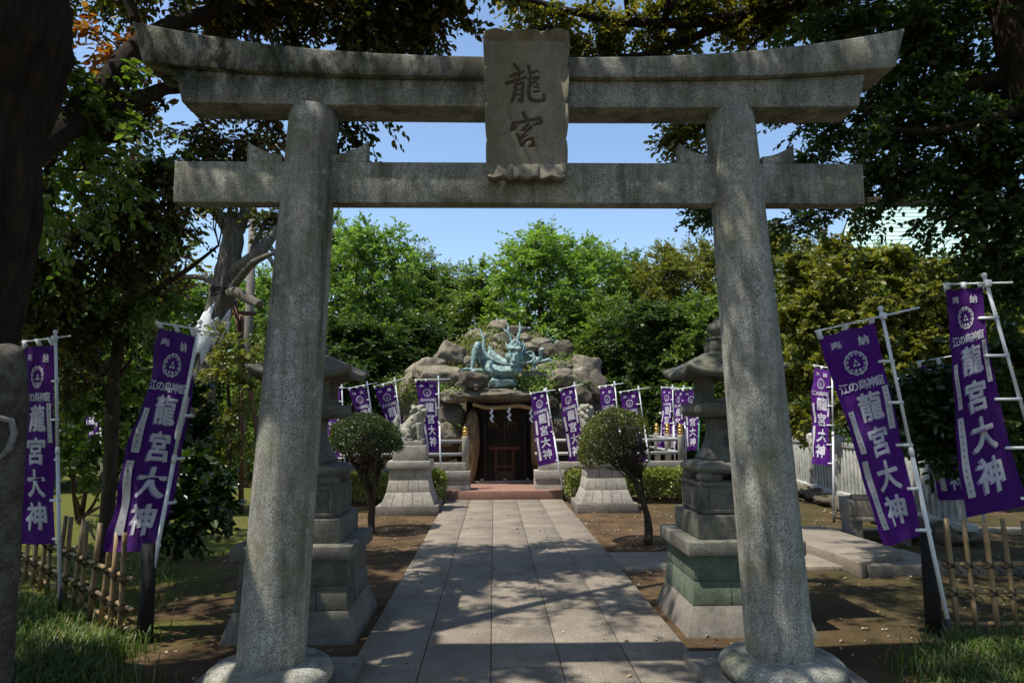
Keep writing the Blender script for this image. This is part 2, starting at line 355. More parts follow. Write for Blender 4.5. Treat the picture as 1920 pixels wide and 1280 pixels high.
def pathmat():
    m, t, b, o = newmat('granite_slabs'); v = coords(t); g = N(t, 'ShaderNodeNewGeometry')
    col = ramp(t, noi(t, v, 110, 3, 0.8), [(0.35, (0.085,0.074,0.062)), (0.5, (0.24,0.208,0.168)), (0.65, (0.38,0.335,0.275))])
    col = mix(t, 1.0, col, ramp(t, g.outputs['Random Per Island'], [(0.0, (0.90,0.90,0.90)), (1.0, (1.06,1.04,1.01))]), 'MULTIPLY')
    col = mix(t, 1.0, col, ramp(t, noi(t, v, 2.3, 8, 0.72), [(0.3, (0.62,0.60,0.57)), (0.68, (1.12,1.09,1.05))]), 'MULTIPLY')
    t.links.new(col, b.inputs['Base Color']); b.inputs['Roughness'].default_value = 0.85; b.inputs['Specular IOR Level'].default_value = 0.3
    bump(t, b, noi(t, v, 120, 4, 0.7), 0.5, 0.006); return m
M['path'] = pathmat()
M['joint'] = plain('joint_soil', (0.055,0.045,0.03), 1.0, 0, 0.4)
M['bark_dark'] = bark('dark_bark', (0.018,0.014,0.010), (0.065,0.044,0.030))
M['bark_grey'] = bark('grey_bark', (0.09,0.075,0.055), (0.25,0.215,0.17), (0.10,0.11,0.07))
M['bark_mid'] = bark('brown_bark', (0.035,0.026,0.018), (0.11,0.085,0.06))
M['leaf_canopy'] = leafmat('canopy_leaf', [(0.024,0.037,0.010), (0.042,0.062,0.015), (0.068,0.078,0.018), (0.10,0.085,0.022)], 0.5, 0.4, (1.5,1.35,0.4))
M['leaf_brown'] = leafmat('bronze_green_leaf', [(0.035,0.048,0.014), (0.065,0.068,0.018), (0.10,0.085,0.025), (0.15,0.095,0.03)], 0.4, 0.38, (1.5,1.3,0.45))
M['leaf_yellow2'] = leafmat('olive_leaf', [(0.085,0.10,0.02), (0.13,0.14,0.026), (0.19,0.165,0.03)], 0.5, 0.42, (1.35,1.3,0.4))
M['leaf_camellia'] = leafmat('glossy_camellia_leaf', [(0.022,0.042,0.012), (0.036,0.066,0.018), (0.055,0.085,0.022)], 0.25, 0.25, (1.2,1.4,0.4), 0.6)
M['leaf_orange'] = leafmat('orange_leaf', [(0.30,0.10,0.02), (0.36,0.17,0.03), (0.22,0.16,0.03)], 0.5, 0.45, (1.3,1.1,0.5))
M['leaf_bright'] = leafmat('fresh_leaf', [(0.135,0.22,0.038), (0.19,0.28,0.052), (0.25,0.33,0.072)], 0.45, 0.45, (1.1,1.35,0.45))
M['leaf_mid'] = leafmat('forest_leaf', [(0.095,0.15,0.030), (0.145,0.205,0.042), (0.20,0.245,0.058)], 0.42, 0.42, (1.1,1.35,0.45))
M['leaf_yellow'] = leafmat('yellow_green_leaf', [(0.12,0.14,0.025), (0.17,0.185,0.033), (0.225,0.22,0.05)], 0.45, 0.45, (1.2,1.2,0.4))
M['leaf_deep'] = leafmat('deep_green_leaf', [(0.034,0.064,0.016), (0.058,0.094,0.023), (0.09,0.128,0.032)], 0.38, 0.38, (1.1,1.4,0.4))
M['leaf_hedge'] = leafmat('hedge_leaf', [(0.15,0.185,0.030), (0.21,0.245,0.042), (0.27,0.285,0.07)], 0.35, 0.45, (1.1,1.2,0.4))
M['leaf_topiary'] = leafmat('topiary_leaf', [(0.034,0.060,0.018), (0.056,0.084,0.025), (0.09,0.115,0.034)], 0.3, 0.4, (1.2,1.3,0.4))
M['leaf_topiary_olive'] = leafmat('olive_topiary_leaf', [(0.085,0.11,0.026), (0.13,0.15,0.036), (0.185,0.19,0.05)], 0.35, 0.4, (1.2,1.2,0.4))
M['grass'] = leafmat('grass_blade', [(0.040,0.09,0.012), (0.07,0.14,0.020), (0.11,0.17,0.03), (0.22,0.20,0.08)], 0.35, 0.5, (1.1,1.2,0.4))
M['litter'] = leafmat('dry_leaf', [(0.16,0.085,0.03), (0.42,0.36,0.27), (0.30,0.19,0.06), (0.55,0.50,0.42), (0.42,0.29,0.06), (0.10,0.055,0.03)], 0.1, 0.7, (1,1,1))
# ------------------------------------------------------------------ ground, path
rg = np.random.default_rng(7)
def grid_mesh(xs, ys, zf):
    X, Y = np.meshgrid(xs, ys); Z = zf(X, Y); V = np.stack([X, Y, Z], -1).reshape(-1, 3); nx = len(xs); ny = len(ys)
    i = np.arange(ny-1)[:, None]*nx + np.arange(nx-1)[None]; i = i.ravel()
    return V, np.stack([i, i+1, i+nx+1, i+nx], 1)
def wob(X, Y, s=1.0):
    return (np.sin(X*1.7*s+1.3)*np.cos(Y*1.3*s) + 0.6*np.sin(X*3.9*s-Y*3.1*s) + 0.4*np.cos(Y*6.7*s+X*5.3*s))/2
def ground_z(X, Y):
    near = np.exp(-((X/14)**4 + ((Y-8)/16)**4))
    return -0.045 + near*0.016*wob(X, Y)
xs = np.concatenate([[-400,-150,-70,-40,-25], np.linspace(-14, 14, 141), [25,40,70,150,400]])
ys = np.concatenate([[-200,-60,-20,-10], np.linspace(-4, 24, 141), [30,40,60,120,400]])
V, F = grid_mesh(xs, ys, ground_z)
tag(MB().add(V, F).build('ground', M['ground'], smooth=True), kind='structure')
PX0, PX1 = -0.938, 1.348; TW = (PX1-PX0)/5; TL = 0.872
mb = MB()
for c in range(5):
    y = 4.614 - TL*9 - (TL/2 if c % 2 else 0)
    while y < 13.71:
        a = max(y, -3.0); b = min(y+TL, 13.712)
        if b-a > 0.05:
            h = rg.uniform(-0.002, 0.002)
            mb.span((PX0+c*TW+0.003, a+0.003, -0.09), (PX0+(c+1)*TW-0.003, b-0.003, h))
        y += TL
tag(mb.build('path', M['path'], bevel=0.004, seg=1), kind='structure')
tag(MB().span((PX0+0.004, -2.99, -0.1), (PX1-0.004, 13.7, -0.008)).build('path_bed', M['joint']), kind='structure')
# slab path to the right and the raised walkway by the basin
mb = MB()
for k in range(4): mb.span((PX1+0.006+k*0.9, 7.46, -0.09), (PX1+0.9+k*0.9, 8.36, -0.004))
tag(mb.build('side_path', M['path'], bevel=0.006, seg=1), kind='structure')
mb = MB()
poly = [gr(1522,1022,0.1)[:2], gr(1615,1055,0.1)[:2], gr(1690,1030,0.1)[:2], gr(1545,986,0.1)[:2], gr(1440,986,0.1)[:2], gr(1440,1004,0.1)[:2]]
mb.prism([tuple(p) for p in poly], -0.06, 0.10, axis=2)
tag(mb.build('walkway', M['path'], bevel=0.01, fixn=True), kind='structure')
tag(MB().span((3.85, 7.15, -0.06), (7.5, 7.33, 0.06)).span((3.85, 9.6, -0.06), (7.5, 9.75, 0.02)).build('kerb_stones', M['pedestal_stone'], bevel=0.01), kind='structure')
# ------------------------------------------------------------------ torii
t = thing('torii_gate', 'large weathered granite torii gate standing over the path with an inscribed plaque', 'gate', (0.2, 4.25, 0))
TO = np.array([0.2, 4.25, 0])
def T(mb, *a, **k):
    mb.v = [v - TO for v in mb.v]; return mb.build(*a, **k)
def beam(c, ht, hb, y0, y1, zt, zb, n=49, ridge=0.0):
    s = np.linspace(-1, 1, n); V = []
    for q in s:
        V += [[c+q*hb, y0, zb(abs(q))], [c+q*hb, y1, zb(abs(q))], [c+q*ht, y1, zt(abs(q))], [c+q*ht, (y0+y1)/2, zt(abs(q))+ridge], [c+q*ht, y0, zt(abs(q))]]
    F = []
    for i in range(n-1):
        for k in range(5):
            k2 = (k+1) % 5; F.append((i*5+k, (i+1)*5+k, (i+1)*5+k2, i*5+k2))
    F += [(0,1,2,3,4), tuple((n-1)*5+k for k in (4,3,2,1,0))]
    return MB().add(V, F)
T(beam(0.2, 2.458, 2.38, 4.08, 4.42, lambda q: 3.862+0.215*q**2.6, lambda q: 3.730+0.088*q**3.2, ridge=0.05), 'top_lintel', M['granite'], t, bevel=0.008, fixn=True)
T(beam(0.203, 2.2, 2.147, 4.125, 4.375, lambda q: 3.727+0.088*(q*0.924)**3.2, lambda q: 3.553+0.017*q**2), 'second_lintel', M['granite'], t, bevel=0.008, fixn=True)
T(MB().span((-2.0, 4.19, 2.948), (2.385, 4.31, 3.214)), 'tie_beam', M['granite'], t, bevel=0.007)
for xb, xt in ((-1.322, -1.152), (1.722, 1.551)):
    k = np.linspace(0, 1, 25); P = np.stack([xb+(xt-xb)*k, np.full(25, 4.25), 0.13+3.44*k], 1)
    T(MB().tube(P, 0.196-0.042*k+0.006*np.sin(k*math.pi), 40), 'column', M['granite'], t, smooth=True).data.polygons.foreach_get
for xb in (-1.322, 1.722):
    pr = [(0.30, 0.052), (0.335, 0.06), (0.358, 0.085), (0.365, 0.115), (0.352, 0.145), (0.32, 0.168), (0.27, 0.182), (0.2, 0.187)]
    b = T(MB().lathe(pr, (xb, 4.25, 0), 40), 'base_stone', M['granite'], t, smooth=True)
    T(MB().span((xb-0.47, 3.80, -0.06), (xb+0.47, 4.72, 0.05)), 'plinth', M['pedestal_stone'], b, bevel=0.008)
for x0, x1 in ((-1.035, -0.80), (-1.335, -1.555), (1.435, 1.20), (1.735, 1.945)):
    s = 1 if x1 > x0 else -1; L = abs(x1-x0)
    poly = [(x0, 3.216), (x1, 3.216), (x1, 3.352)] + [(x1 - s*L*q, 3.352-0.088*math.sin(q*math.pi/2)**0.8) for q in (0.15, 0.3, 0.5, 0.7, 0.85, 1.0)]
    T(MB().prism(poly, 4.2, 4.30), 'wedge', M['granite'], t, bevel=0.004, fixn=True)
# plaque: one carved slab, the two characters cut into it
def plaque():
    nu, nv = 150, 250; W_, H_ = 0.53, 0.90
    u = np.linspace(0, 1, nu); v = np.linspace(0, 1, nv); U, Vv = np.meshgrid(u, v)
    S = [([(708,316),(732,346)],17), ([(688,374),(722,362),(752,350)],14), ([(704,362),(713,388)],11), ([(738,352),(728,380)],11),
         ([(668,410),(700,400),(762,378)],17), ([(714,414),(709,458),(694,502)],17), ([(714,416),(750,404),(747,450),(742,500),(728,492)],15), ([(720,440),(744,434)],9),
         ([(718,466),(742,460)],9), ([(776,324),(786,384)],15), ([(785,356),(820,346)],13), ([(776,388),(824,378),(800,402),(786,420)],13),
         ([(784,402),(774,452),(786,490),(820,498),(852,490),(850,464)],17), ([(802,424),(824,430)],10), ([(802,450),(828,446)],10), ([(806,392),(824,420)],10),
         ([(750,558),(766,592)],18), ([(702,606),(692,642),(714,626)],17), ([(704,608),(760,598),(832,582),(838,602),(804,614)],15), ([(774,612),(744,642),(772,640),(790,630)],12),
         ([(786,626),(734,682)],12), ([(722,664),(740,720),(764,692),(796,682),(800,716),(780,724)],14), ([(736,686),(768,668)],10)]
    X = 563+403*U; Yp = 158+722*Vv; D = np.full(U.shape, 99.0)
    for pts, wd in S:
        pts = np.array(pts, float)
        for k in range(len(pts)-1):
            a, b = pts[k], pts[k+1]; ab = b-a; tt = np.clip(((X-a[0])*ab[0]+(Yp-a[1])*ab[1])/(ab@ab), 0, 1)
            D = np.minimum(D, np.hypot(X-a[0]-tt*ab[0], Yp-a[1]-tt*ab[1]) - wd*0.5*(1.0-0.25*tt if k == len(pts)-2 else 1))
    carve = 1/(1+np.exp(np.clip(D, -40, 40)/1.1))
    ex = np.minimum(U, 1-U)*W_; et = Vv*H_; eb = (1-Vv)*H_
    def nib(p, n): return np.abs(np.sin(math.pi*n*p))**0.5
    side = np.clip(1-ex/0.04, 0, 1)**1.2*nib(Vv+0.02, 4); top = np.clip(1-et/0.05, 0, 1)**1.0*nib(U*1.0, 3); bot = np.clip(1-eb/0.085, 0, 1)**0.8*nib(U, 3)
    h = 0.042*side + 0.055*top + 0.05*bot - 0.013*carve
    x = (U-0.5)*W_*(1-0.07*Vv); x += np.where(U < 0.5, -1, 1)*0.011*(nib(Vv+0.02, 4)-0.7)*np.clip(1-ex/0.03, 0, 1)
    z = -Vv*H_ + np.clip(1-eb/0.03, 0, 1)*0.016*(0.5-np.abs(np.sin(math.pi*5*U))) + np.clip(1-et/0.03, 0, 1)*0.012*(np.abs(np.sin(math.pi*4*U))-0.5)
    y = -h; Vt = np.stack([x, y, z], -1).reshape(-1, 3)
    i = (np.arange(nv-1)[:, None]*nu + np.arange(nu-1)[None]).ravel(); F = np.stack([i, i+nu, i+nu+1, i+1], 1)
    b = np.concatenate([np.arange(nu), np.arange(1, nv)*nu+nu-1, (nv-1)*nu+np.arange(nu-2, -1, -1), np.arange(nv-2, 0, -1)*nu])
    back = Vt[b].copy(); back[:, 1] = 0.075; nb = len(b)
    mb = MB(); mb.add(np.concatenate([Vt, back]), [tuple(q) for q in F] + [(b[k], b[(k+1) % nb], len(Vt)+(k+1) % nb, len(Vt)+k) for k in range(nb)] + [tuple(len(Vt)+k for k in range(nb))])
    ang = math.atan2(0.1, 0.93); c, s_ = math.cos(ang), math.sin(ang)
    mb.v = [np.stack([v[:, 0], v[:, 1]*c - v[:, 2]*s_, v[:, 2]*c + v[:, 1]*s_], 1) for v in mb.v]
    me = mb.mesh('plaque', M['plaque'], True)
    at_ = me.attributes.new('carved', 'FLOAT', 'POINT'); vals = np.zeros(len(me.vertices)); vals[:len(Vt)] = carve.ravel(); at_.data.foreach_set('value', vals.astype(np.float32))
    return me
M['plaque'] = stone('plaque_stone', (0.15,0.135,0.105), (0.34,0.305,0.25), 170, (0.10,0.09,0.055), 0.5, (0.15,0.14,0.05), 0.4, streak=True, big=2.0, warm=(0.27,0.215,0.16), bs=0.3)
_t = M['plaque'].node_tree; _b = [n for n in _t.nodes if n.type == 'BSDF_PRINCIPLED'][0]; _src = _b.inputs['Base Color'].links[0].from_socket
_at = N(_t, 'ShaderNodeAttribute', attribute_name='carved')   # shade inside the cut characters, painted into the colour
_t.links.new(mix(_t, ramp(_t, _at.outputs['Fac'], [(0.2, 0.0), (0.8, 0.8)]), _src, (0.06, 0.04, 0.028)), _b.inputs['Base Color'])
po = link('plaque', plaque(), t); po.location = (0.208-0.2, 4.0-4.25, 3.972)
# ------------------------------------------------------------------ writing helpers
_gc = {}
def glyph(ch, off=0.012):
    if (ch, off) not in _gc:
        c = bpy.data.curves.new('glyph', 'FONT'); c.body = ch; c.size = 1; c.offset = off; c.resolution_u = 3
        o = bpy.data.objects.new('glyph', c); COL.objects.link(o); bpy.context.view_layer.update()
        me = bpy.data.meshes.new_from_object(o.evaluated_get(bpy.context.evaluated_depsgraph_get()))
        V = np.array([v.co[:] for v in me.vertices]); F = [tuple(p.vertices) for p in me.polygons]
        bpy.data.objects.remove(o); bpy.data.curves.remove(c); bpy.data.meshes.remove(me)
        V[:, 0] -= 0.5; V[:, 1] -= 0.38; _gc[(ch, off)] = (V[:, :2], F)
    return _gc[(ch, off)]
# ------------------------------------------------------------------ stone lanterns
def flared(mb, courses, mort, seams):
    """courses: (z0, z1, h0, h1) block rings with real grooves between; seams: x fractions of upright joints"""
    for k, (z0, z1, h0, h1) in enumerate(courses):
        mb.frus((0, 0), z0+0.002, z1-0.002, h0, h1, mi=min(k, 1))
        mort.frus((0, 0), z0-0.002, z1+0.001, h0-0.012, h1-0.012)
        for fr in seams[k]:
            for a in range(4):
                q = []
                for z, h in ((z0+0.004, h0), (z1-0.004, h1)):
                    for s_ in (-1, 1):
                        for d in (-0.004, 0.0015): q.append((fr*h+s_*0.003, -h+(-d if d > 0 else -d), z))
                V = np.array([q[0], q[2], q[3], q[1], q[4], q[6], q[7], q[5]]) @ rotz(a*math.pi/2).T
                mort.add(V, BOXF)
def make_lantern(label):
    t = thing('stone_lantern', label, 'stone lantern')
    pm, mo = MB(), MB()
    flared(pm, [(-0.06, 0.17, 0.505, 0.43), (0.17, 0.345, 0.43, 0.408), (0.345, 0.535, 0.408, 0.402)], mo, [[], [-0.3, 0.45], []])
    p = pm.build('pedestal', [M['pedestal_stone'], M['green_stone']], t, bevel=0.004); mo.build('joint', M['mortar'], p)
    MB().span((-0.457,-0.457,0.535), (0.457,0.457,0.645)).build('cap_slab', M['lantern_stone'], t, bevel=0.009)
    MB().span((-0.345,-0.345,0.646), (0.345,0.345,0.826)).build('step_block', M['lantern_stone'], t, bevel=0.009)
    mb = MB().span((-0.285,-0.285,0.827), (0.285,0.285,1.085))
    for a in range(4):                                   # raised border round a sunk panel
        Rm = rotz(a*math.pi/2)
        for c, s_ in (((0,-0.289,0.850),(0.54,0.018,0.032)), ((0,-0.289,1.060),(0.54,0.018,0.032)), ((-0.254,-0.289,0.955),(0.032,0.0175,0.175)), ((0.254,-0.289,0.955),(0.032,0.0175,0.175))):
            mb.box(Rm @ np.array(c), s_, rz=a*math.pi/2)
    mb.build('panel_block', M['lantern_stone'], t, bevel=0.006)
    mb = MB().lathe([(0.25,1.14),(0.31,1.15),(0.34,1.175),(0.335,1.205),(0.29,1.23),(0.215,1.245)], n=48, sq=3.4)
    for sx in (-1, 1):
        for sy in (-1, 1): mb.lathe([(0.085,1.083),(0.105,1.09),(0.11,1.12),(0.09,1.16)], (sx*0.195, sy*0.195, 0), 16)
    mb.build('lotus_base', M['lantern_stone'], t, smooth=True)
    pr = [(0.208,1.243),(0.204,1.27),(0.178,1.30),(0.148,1.36),(0.129,1.44),(0.122,1.51),(0.125,1.56),(0.138,1.597)]
    mb = MB().lathe(pr, n=48, sq=7.0)
    sh = mb.build('shaft', M['lantern_stone'], t, smooth=True)
    lm = MB()
    for ch, z in (('奉', 1.51), ('獻', 1.395)):
        V, F = glyph(ch, 0.008); zz = z+V[:, 1]*0.105; yy = np.interp(zz, [p_[1] for p_ in pr], [p_[0] for p_ in pr])
        lm.add(np.stack([V[:, 0]*0.105, -yy-0.003, zz], 1), F)
    lm.build('inscription', M['ink'], sh)
    MB().frus((0,0), 1.597, 1.63, 0.235, 0.282).frus((0,0), 1.631, 1.712, 0.285, 0.28).build('upper_platform', M['lantern_stone'], t, bevel=0.008)
    mb = MB()
    for sx in (-1, 1):
        for sy in (-1, 1): mb.box((sx*0.155, sy*0.155, 1.832), (0.062, 0.062, 0.23))
    mb.span((-0.196,-0.196,1.712), (0.196,0.196,1.752)).span((-0.193,-0.193,1.905), (0.193,0.193,1.958))
    for sx in (-1, 1):                                    # side panels with a round hole, front and back left open
        th = np.linspace(0, 2*math.pi, 25)[:-1]; sq = []
        for a in th:
            c, s_ = math.cos(a), math.sin(a); k = 1/max(abs(c), abs(s_)); sq.append((c*k*0.126, 1.829+s_*k*0.078))
        ci = [(math.cos(a)*0.045, 1.832+math.sin(a)*0.045) for a in th]; n = len(th); V = []
        for d in (0.148, 0.176):
            V += [(sx*d, a, b) for a, b in sq] + [(sx*d, a, b) for a, b in ci]
        F = [(i, (i+1) % n, n+(i+1) % n, n+i) for i in range(n)] + [(2*n+i, 3*n+i, 3*n+(i+1) % n, 2*n+(i+1) % n) for i in range(n)] + [(n+i, n+(i+1) % n, 3*n+(i+1) % n, 3*n+i) for i in range(n)]
        mb.add(V, F)
        rb = [(sx*0.178, math.cos(a)*0.058, 1.832+math.sin(a)*0.058) for a in np.linspace(0, 2*math.pi, 25)]
        mb.tube(rb, 0.011, 6, cap=False)
    mb.build('fire_box', M['lantern_stone'], t, bevel=0.005, fixn=True)
    n = 49; q = np.linspace(-1, 1, n); U, Vv = np.meshgrid(q, q); mx = np.maximum(abs(U), abs(Vv)); mn = np.minimum(abs(U), abs(Vv))
    def edge(m_): return 1.945 + 0.215*(1-m_**1.5)**1.15
    cr = (mn/np.maximum(mx, 1e-6))
    lift = 0.062*(mx**4)*cr**4
    ext = 0.395*(1+0.05*cr**6*mx**4)
    Zt = edge(mx) + lift + 0.022; Zb = 1.915 + lift + 0.045*(1-mx)
    Vt = np.stack([U*ext, Vv*ext, Zt], -1).reshape(-1, 3); Vb = np.stack([U*ext*0.96, Vv*ext*0.96, np.minimum(Zb, Zt-0.012)], -1).reshape(-1, 3)
    i = (np.arange(n-1)[:, None]*n + np.arange(n-1)[None]).ravel(); Ft = np.stack([i, i+1, i+n+1, i+n], 1)
    b = np.concatenate([np.arange(n), np.arange(1, n)*n+n-1, (n-1)*n+np.arange(n-2, -1, -1), np.arange(n-2, 0, -1)*n]); nb = len(b); o_ = n*n
    mb = MB().add(np.concatenate([Vt, Vb]), [tuple(x) for x in Ft] + [tuple((x+o_)[::-1]) for x in Ft] + [(b[(k+1) % nb], b[k], o_+b[k], o_+b[(k+1) % nb]) for k in range(nb)])
    mb.build('roof', M['lantern_stone'], t, smooth=True, fixn=True)
    MB().lathe([(0.115,2.13),(0.115,2.20),(0.10,2.21),(0.10,2.235)], n=32, sq=8).lathe([(0.07,2.232),(0.115,2.25),(0.118,2.268),(0.07,2.28),(0.062,2.29),(0.098,2.315),(0.108,2.345),(0.095,2.38),(0.055,2.41),(0.03,2.43),(0.012,2.45)], n=28).build('finial', M['lantern_stone'], t, smooth=True)
    return t
lan = make_lantern('old stone lantern on a green stained flared pedestal behind the right gate column')
lan.location = (1.94, 5.78, 0)
lan2 = copy_tree(lan); lan2.location = (-1.53, 5.78, 0)
lan2['label'] = 'dark mossy stone lantern on a flared pedestal half hidden by the left gate column'
for o in (lan, lan2): o['group'] = 'stone lanterns flanking the path'
for c in lan2.children:
    if c.name.startswith('pedestal'):
        c.data = c.data.copy(); c.data.materials[1] = M['lantern_stone']
# ------------------------------------------------------------------ guardian lions and their pedestals
def make_koma_pedestal(label):
    t = thing('statue_pedestal', label, 'pedestal')
    MB().span((-0.53,-0.5,-0.06), (0.53,0.5,0.125)).build('plinth', M['pedestal_stone'], t, bevel=0.008)
    pm, mo = MB(), MB()
    flared(pm, [(0.126,0.345,0.455,0.375), (0.345,0.545,0.375,0.338), (0.545,0.735,0.338,0.333)], mo, [[-0.6,-0.2,0.2,0.6], [-0.5,0.0,0.5], [-0.33,0.33]])
    p = pm.build('flared_body', [M['koma_ped'], M['koma_ped']], t, bevel=0.004); mo.build('joint', M['mortar'], p)
    MB().span((-0.372,-0.372,0.736), (0.372,0.372,0.862)).build('cap_slab', M['koma_ped'], t, bevel=0.006)
    MB().span((-0.29,-0.26,0.863), (0.29,0.26,1.125)).build('upper_block', M['koma_ped'], t, bevel=0.006)
    return t
kp = make_koma_pedestal('pale flared stone pedestal under the lion statue in profile'); kp.location = (-1.474, 12.33, 0)
kp2 = copy_tree(kp); kp2.location = (1.955, 12.42, 0); kp2['label'] = 'pale flared stone pedestal behind the leaning topiary tree right of the path'
def make_komainu(name, label, mir, turn):
    S = 0.00181; mb = MB(); rr = np.random.default_rng(3)
    def P(x, y, d): return ((x-345)*S, d, (543-y)*S)
    def tb(pts, n=10): mb.tube([P(a, b, c) for a, b, c, r in pts], [q[3] for q in pts], n)
    tb([(255,465,0,.085),(285,440,0,.12),(330,400,0,.125),(375,350,0,.125),(415,300,0,.12),(425,260,0,.11)], 14)
    mb.ball(P(425,350,0), .105, sc=(0.9,1,1.2)); mb.ball(P(425,400,0), .09)
    hx = lambda x, y, d: P(x, y, d*math.cos(turn) - 0.0)
    hc = P(425,240,0)
    hb = MB()
    hb.ball((0,0,0), .105, sc=(1.0,1.05,0.95)); hb.ball((.075,0,-.02), .078, sc=(1,1.1,0.8)); hb.ball((.115,0,-.012), .05, sc=(0.9,1.2,0.7)); hb.ball((.08,0,-.085), .058, sc=(1.1,1,0.55))
    hb.ball((.05,.055,.045), .034); hb.ball((.05,-.055,.045), .034); hb.ball((.035,0,.075), .06, sc=(1.3,1.3,0.4)); hb.ball((.13,0,.015), .024)
    for s_ in (-1, 1):
        hb.tube([(-.02,s_*.09,.05),(-.06,s_*.12,.03),(-.09,s_*.125,-.02)], [.035,.04,.015], 8)
        for a in range(7):
            hb.ball((-.05-.03*(a % 3)+rr.uniform(-.01,.01), s_*(.085+.012*(a % 2)), .04-.038*a+rr.uniform(-.01,.01)), .036)
        for a in range(4): hb.ball((.01-.035*a, s_*.10, -.07-.02*a), .034)
    for a in range(6): hb.ball((-.1-.012*(a % 2), rr.uniform(-.07,.07), .06-.045*a), .045)
    Rt = rotz(turn); mb.add(np.concatenate(hb.v) @ Rt.T + np.array(hc), np.zeros((0, 3), int))
    off = mb.n - hb.n
    for g, k in hb.f: mb.f.append((g + off, 0))
    for s_ in (-1, 1):
        tb([(420,370,s_*.075,.07),(428,430,s_*.09,.055),(432,480,s_*.09,.047),(436,515,s_*.09,.05)])
        mb.ball(P(450,525,s_*.09), .052, sc=(1.25,0.95,0.65))
        mb.ball(P(300,455,s_*.085), .10, sc=(1.1,0.65,1.0)); tb([(330,470,s_*.105,.06),(300,515,s_*.11,.045),(340,528,s_*.115,.042),(365,530,s_*.115,.04)])
    for a in range(10): mb.ball(P(365+rr.uniform(-15,25), 300+12*a, rr.choice([-1, 1])*rr.uniform(.09,.11)), .03)
    tb([(235,470,0,.05),(212,425,0,.06),(200,380,0,.06),(196,335,0,.045),(205,300,0,.025),(212,285,0,.01)])
    for s_ in (-1, 1): tb([(225,430,s_*.03,.04),(190,395,s_*.05,.035),(180,350,s_*.05,.015)])
    if mir: mb.v = [v*np.array([-1,1,1]) for v in mb.v]; mb.f = [(g[:, ::-1], k) for g, k in mb.f]
    me = fuse(mb, 0.011, 2, 0.006, 26, M['koma_stone'], name)
    t = thing(name, label, 'lion statue'); link('body', me, t)
    MB().span((-0.225,-0.17,-0.068), (0.225,0.17,0.012)).build('base', M['koma_stone'], t, bevel=0.006)
    return t
kz = 1.125 + 0.069
a = make_komainu('guardian_lion', 'carved stone guardian lion seated in profile facing right on the left pedestal', False, -0.35); a.location = (-1.474, 12.33, kz)
a = make_komainu('guardian_lion', 'carved stone guardian lion behind the right topiary tree with only its curly head showing', True, 0.75); a.location = (1.80, 12.42, kz)
for n_ in ('guardian_lion', 'guardian_lion.001'): bpy.data.objects[n_]['group'] = 'pair of guardian lions'
for o in (kp, kp2): o['group'] = 'pair of lion pedestals'
# ------------------------------------------------------------------ entrance platform
SZ = 0.165
tag(MB().span((-0.952, 13.72, -0.06), (1.375, 16.9, SZ)).build('entrance_step', M['red_stone'], bevel=0.008), kind='structure')
# ------------------------------------------------------------------ balustrades
def make_post(t, x, y, gold=True):
    p = MB().lathe([(0.07,0.53),(0.07,1.20),(0.066,1.225),(0.05,1.235)], (x,y,0), 20).build('post', M['koma_ped'], t, smooth=True)
    MB().lathe([(0.058,1.234),(0.060,1.285),(0.05,1.29),(0.062,1.30),(0.062,1.335),(0.045,1.345),(0.042,1.355),(0.058,1.375),(0.055,1.405),(0.036,1.42)], (x,y,0), 20).build('post_cap', M['gold'], p, smooth=True)
    MB().lathe([(0.037,1.42),(0.045,1.428),(0.04,1.445),(0.02,1.455)], (x,y,0), 16).build('cap_tip', M['black_metal'] if gold else M['gold'], p, smooth=True)
def balustrade(label, x0, x1, posts, back=None, gold=True):
    t = thing('balustrade', label, 'balustrade')
    MB().span((x0, 13.98, -0.06), (x1, 14.32, 0.36)).span((x0, 13.96, 0.362), (x1+0.0, 14.34, 0.535)).build('base_wall', M['koma_ped'], t, bevel=0.006)
    k = 0.09
    MB().span((x0+k, 14.03, 0.537), (x1-k, 14.27, 0.70)).build('sill_stone', M['koma_ped'], t, bevel=0.006)
    for z in (0.865, 1.13):
        MB().tube([(x0+0.02, 14.13, z), (x1-0.02, 14.13, z)], 0.033, 12).build('rail', M['rail_metal'], t, smooth=True)
    for x in posts: make_post(t, x, 14.13, gold)
    if back:
        xb, y1 = back
        MB().span((xb-0.16, 14.35, -0.06), (xb+0.16, y1, 0.5)).build('return_wall', M['koma_ped'], t, bevel=0.006)
        for z in (0.865, 1.13): MB().tube([(xb, 14.2, z), (xb, y1, z)], 0.033, 12).build('rail', M['rail_metal'], t, smooth=True)
        for y in np.arange(15.1, y1+0.1, 1.0): make_post(t, xb, float(y), gold)
    return t
balustrade('grey stone balustrade with a gold capped post left of the cave entrance', -3.9, -0.48, [-2.4, -0.585], None)
balustrade('grey stone balustrade with bright gold capped posts right of the cave entrance', 0.82, 3.98, [0.98, 2.45, 3.85], (3.83, 17.2), False)
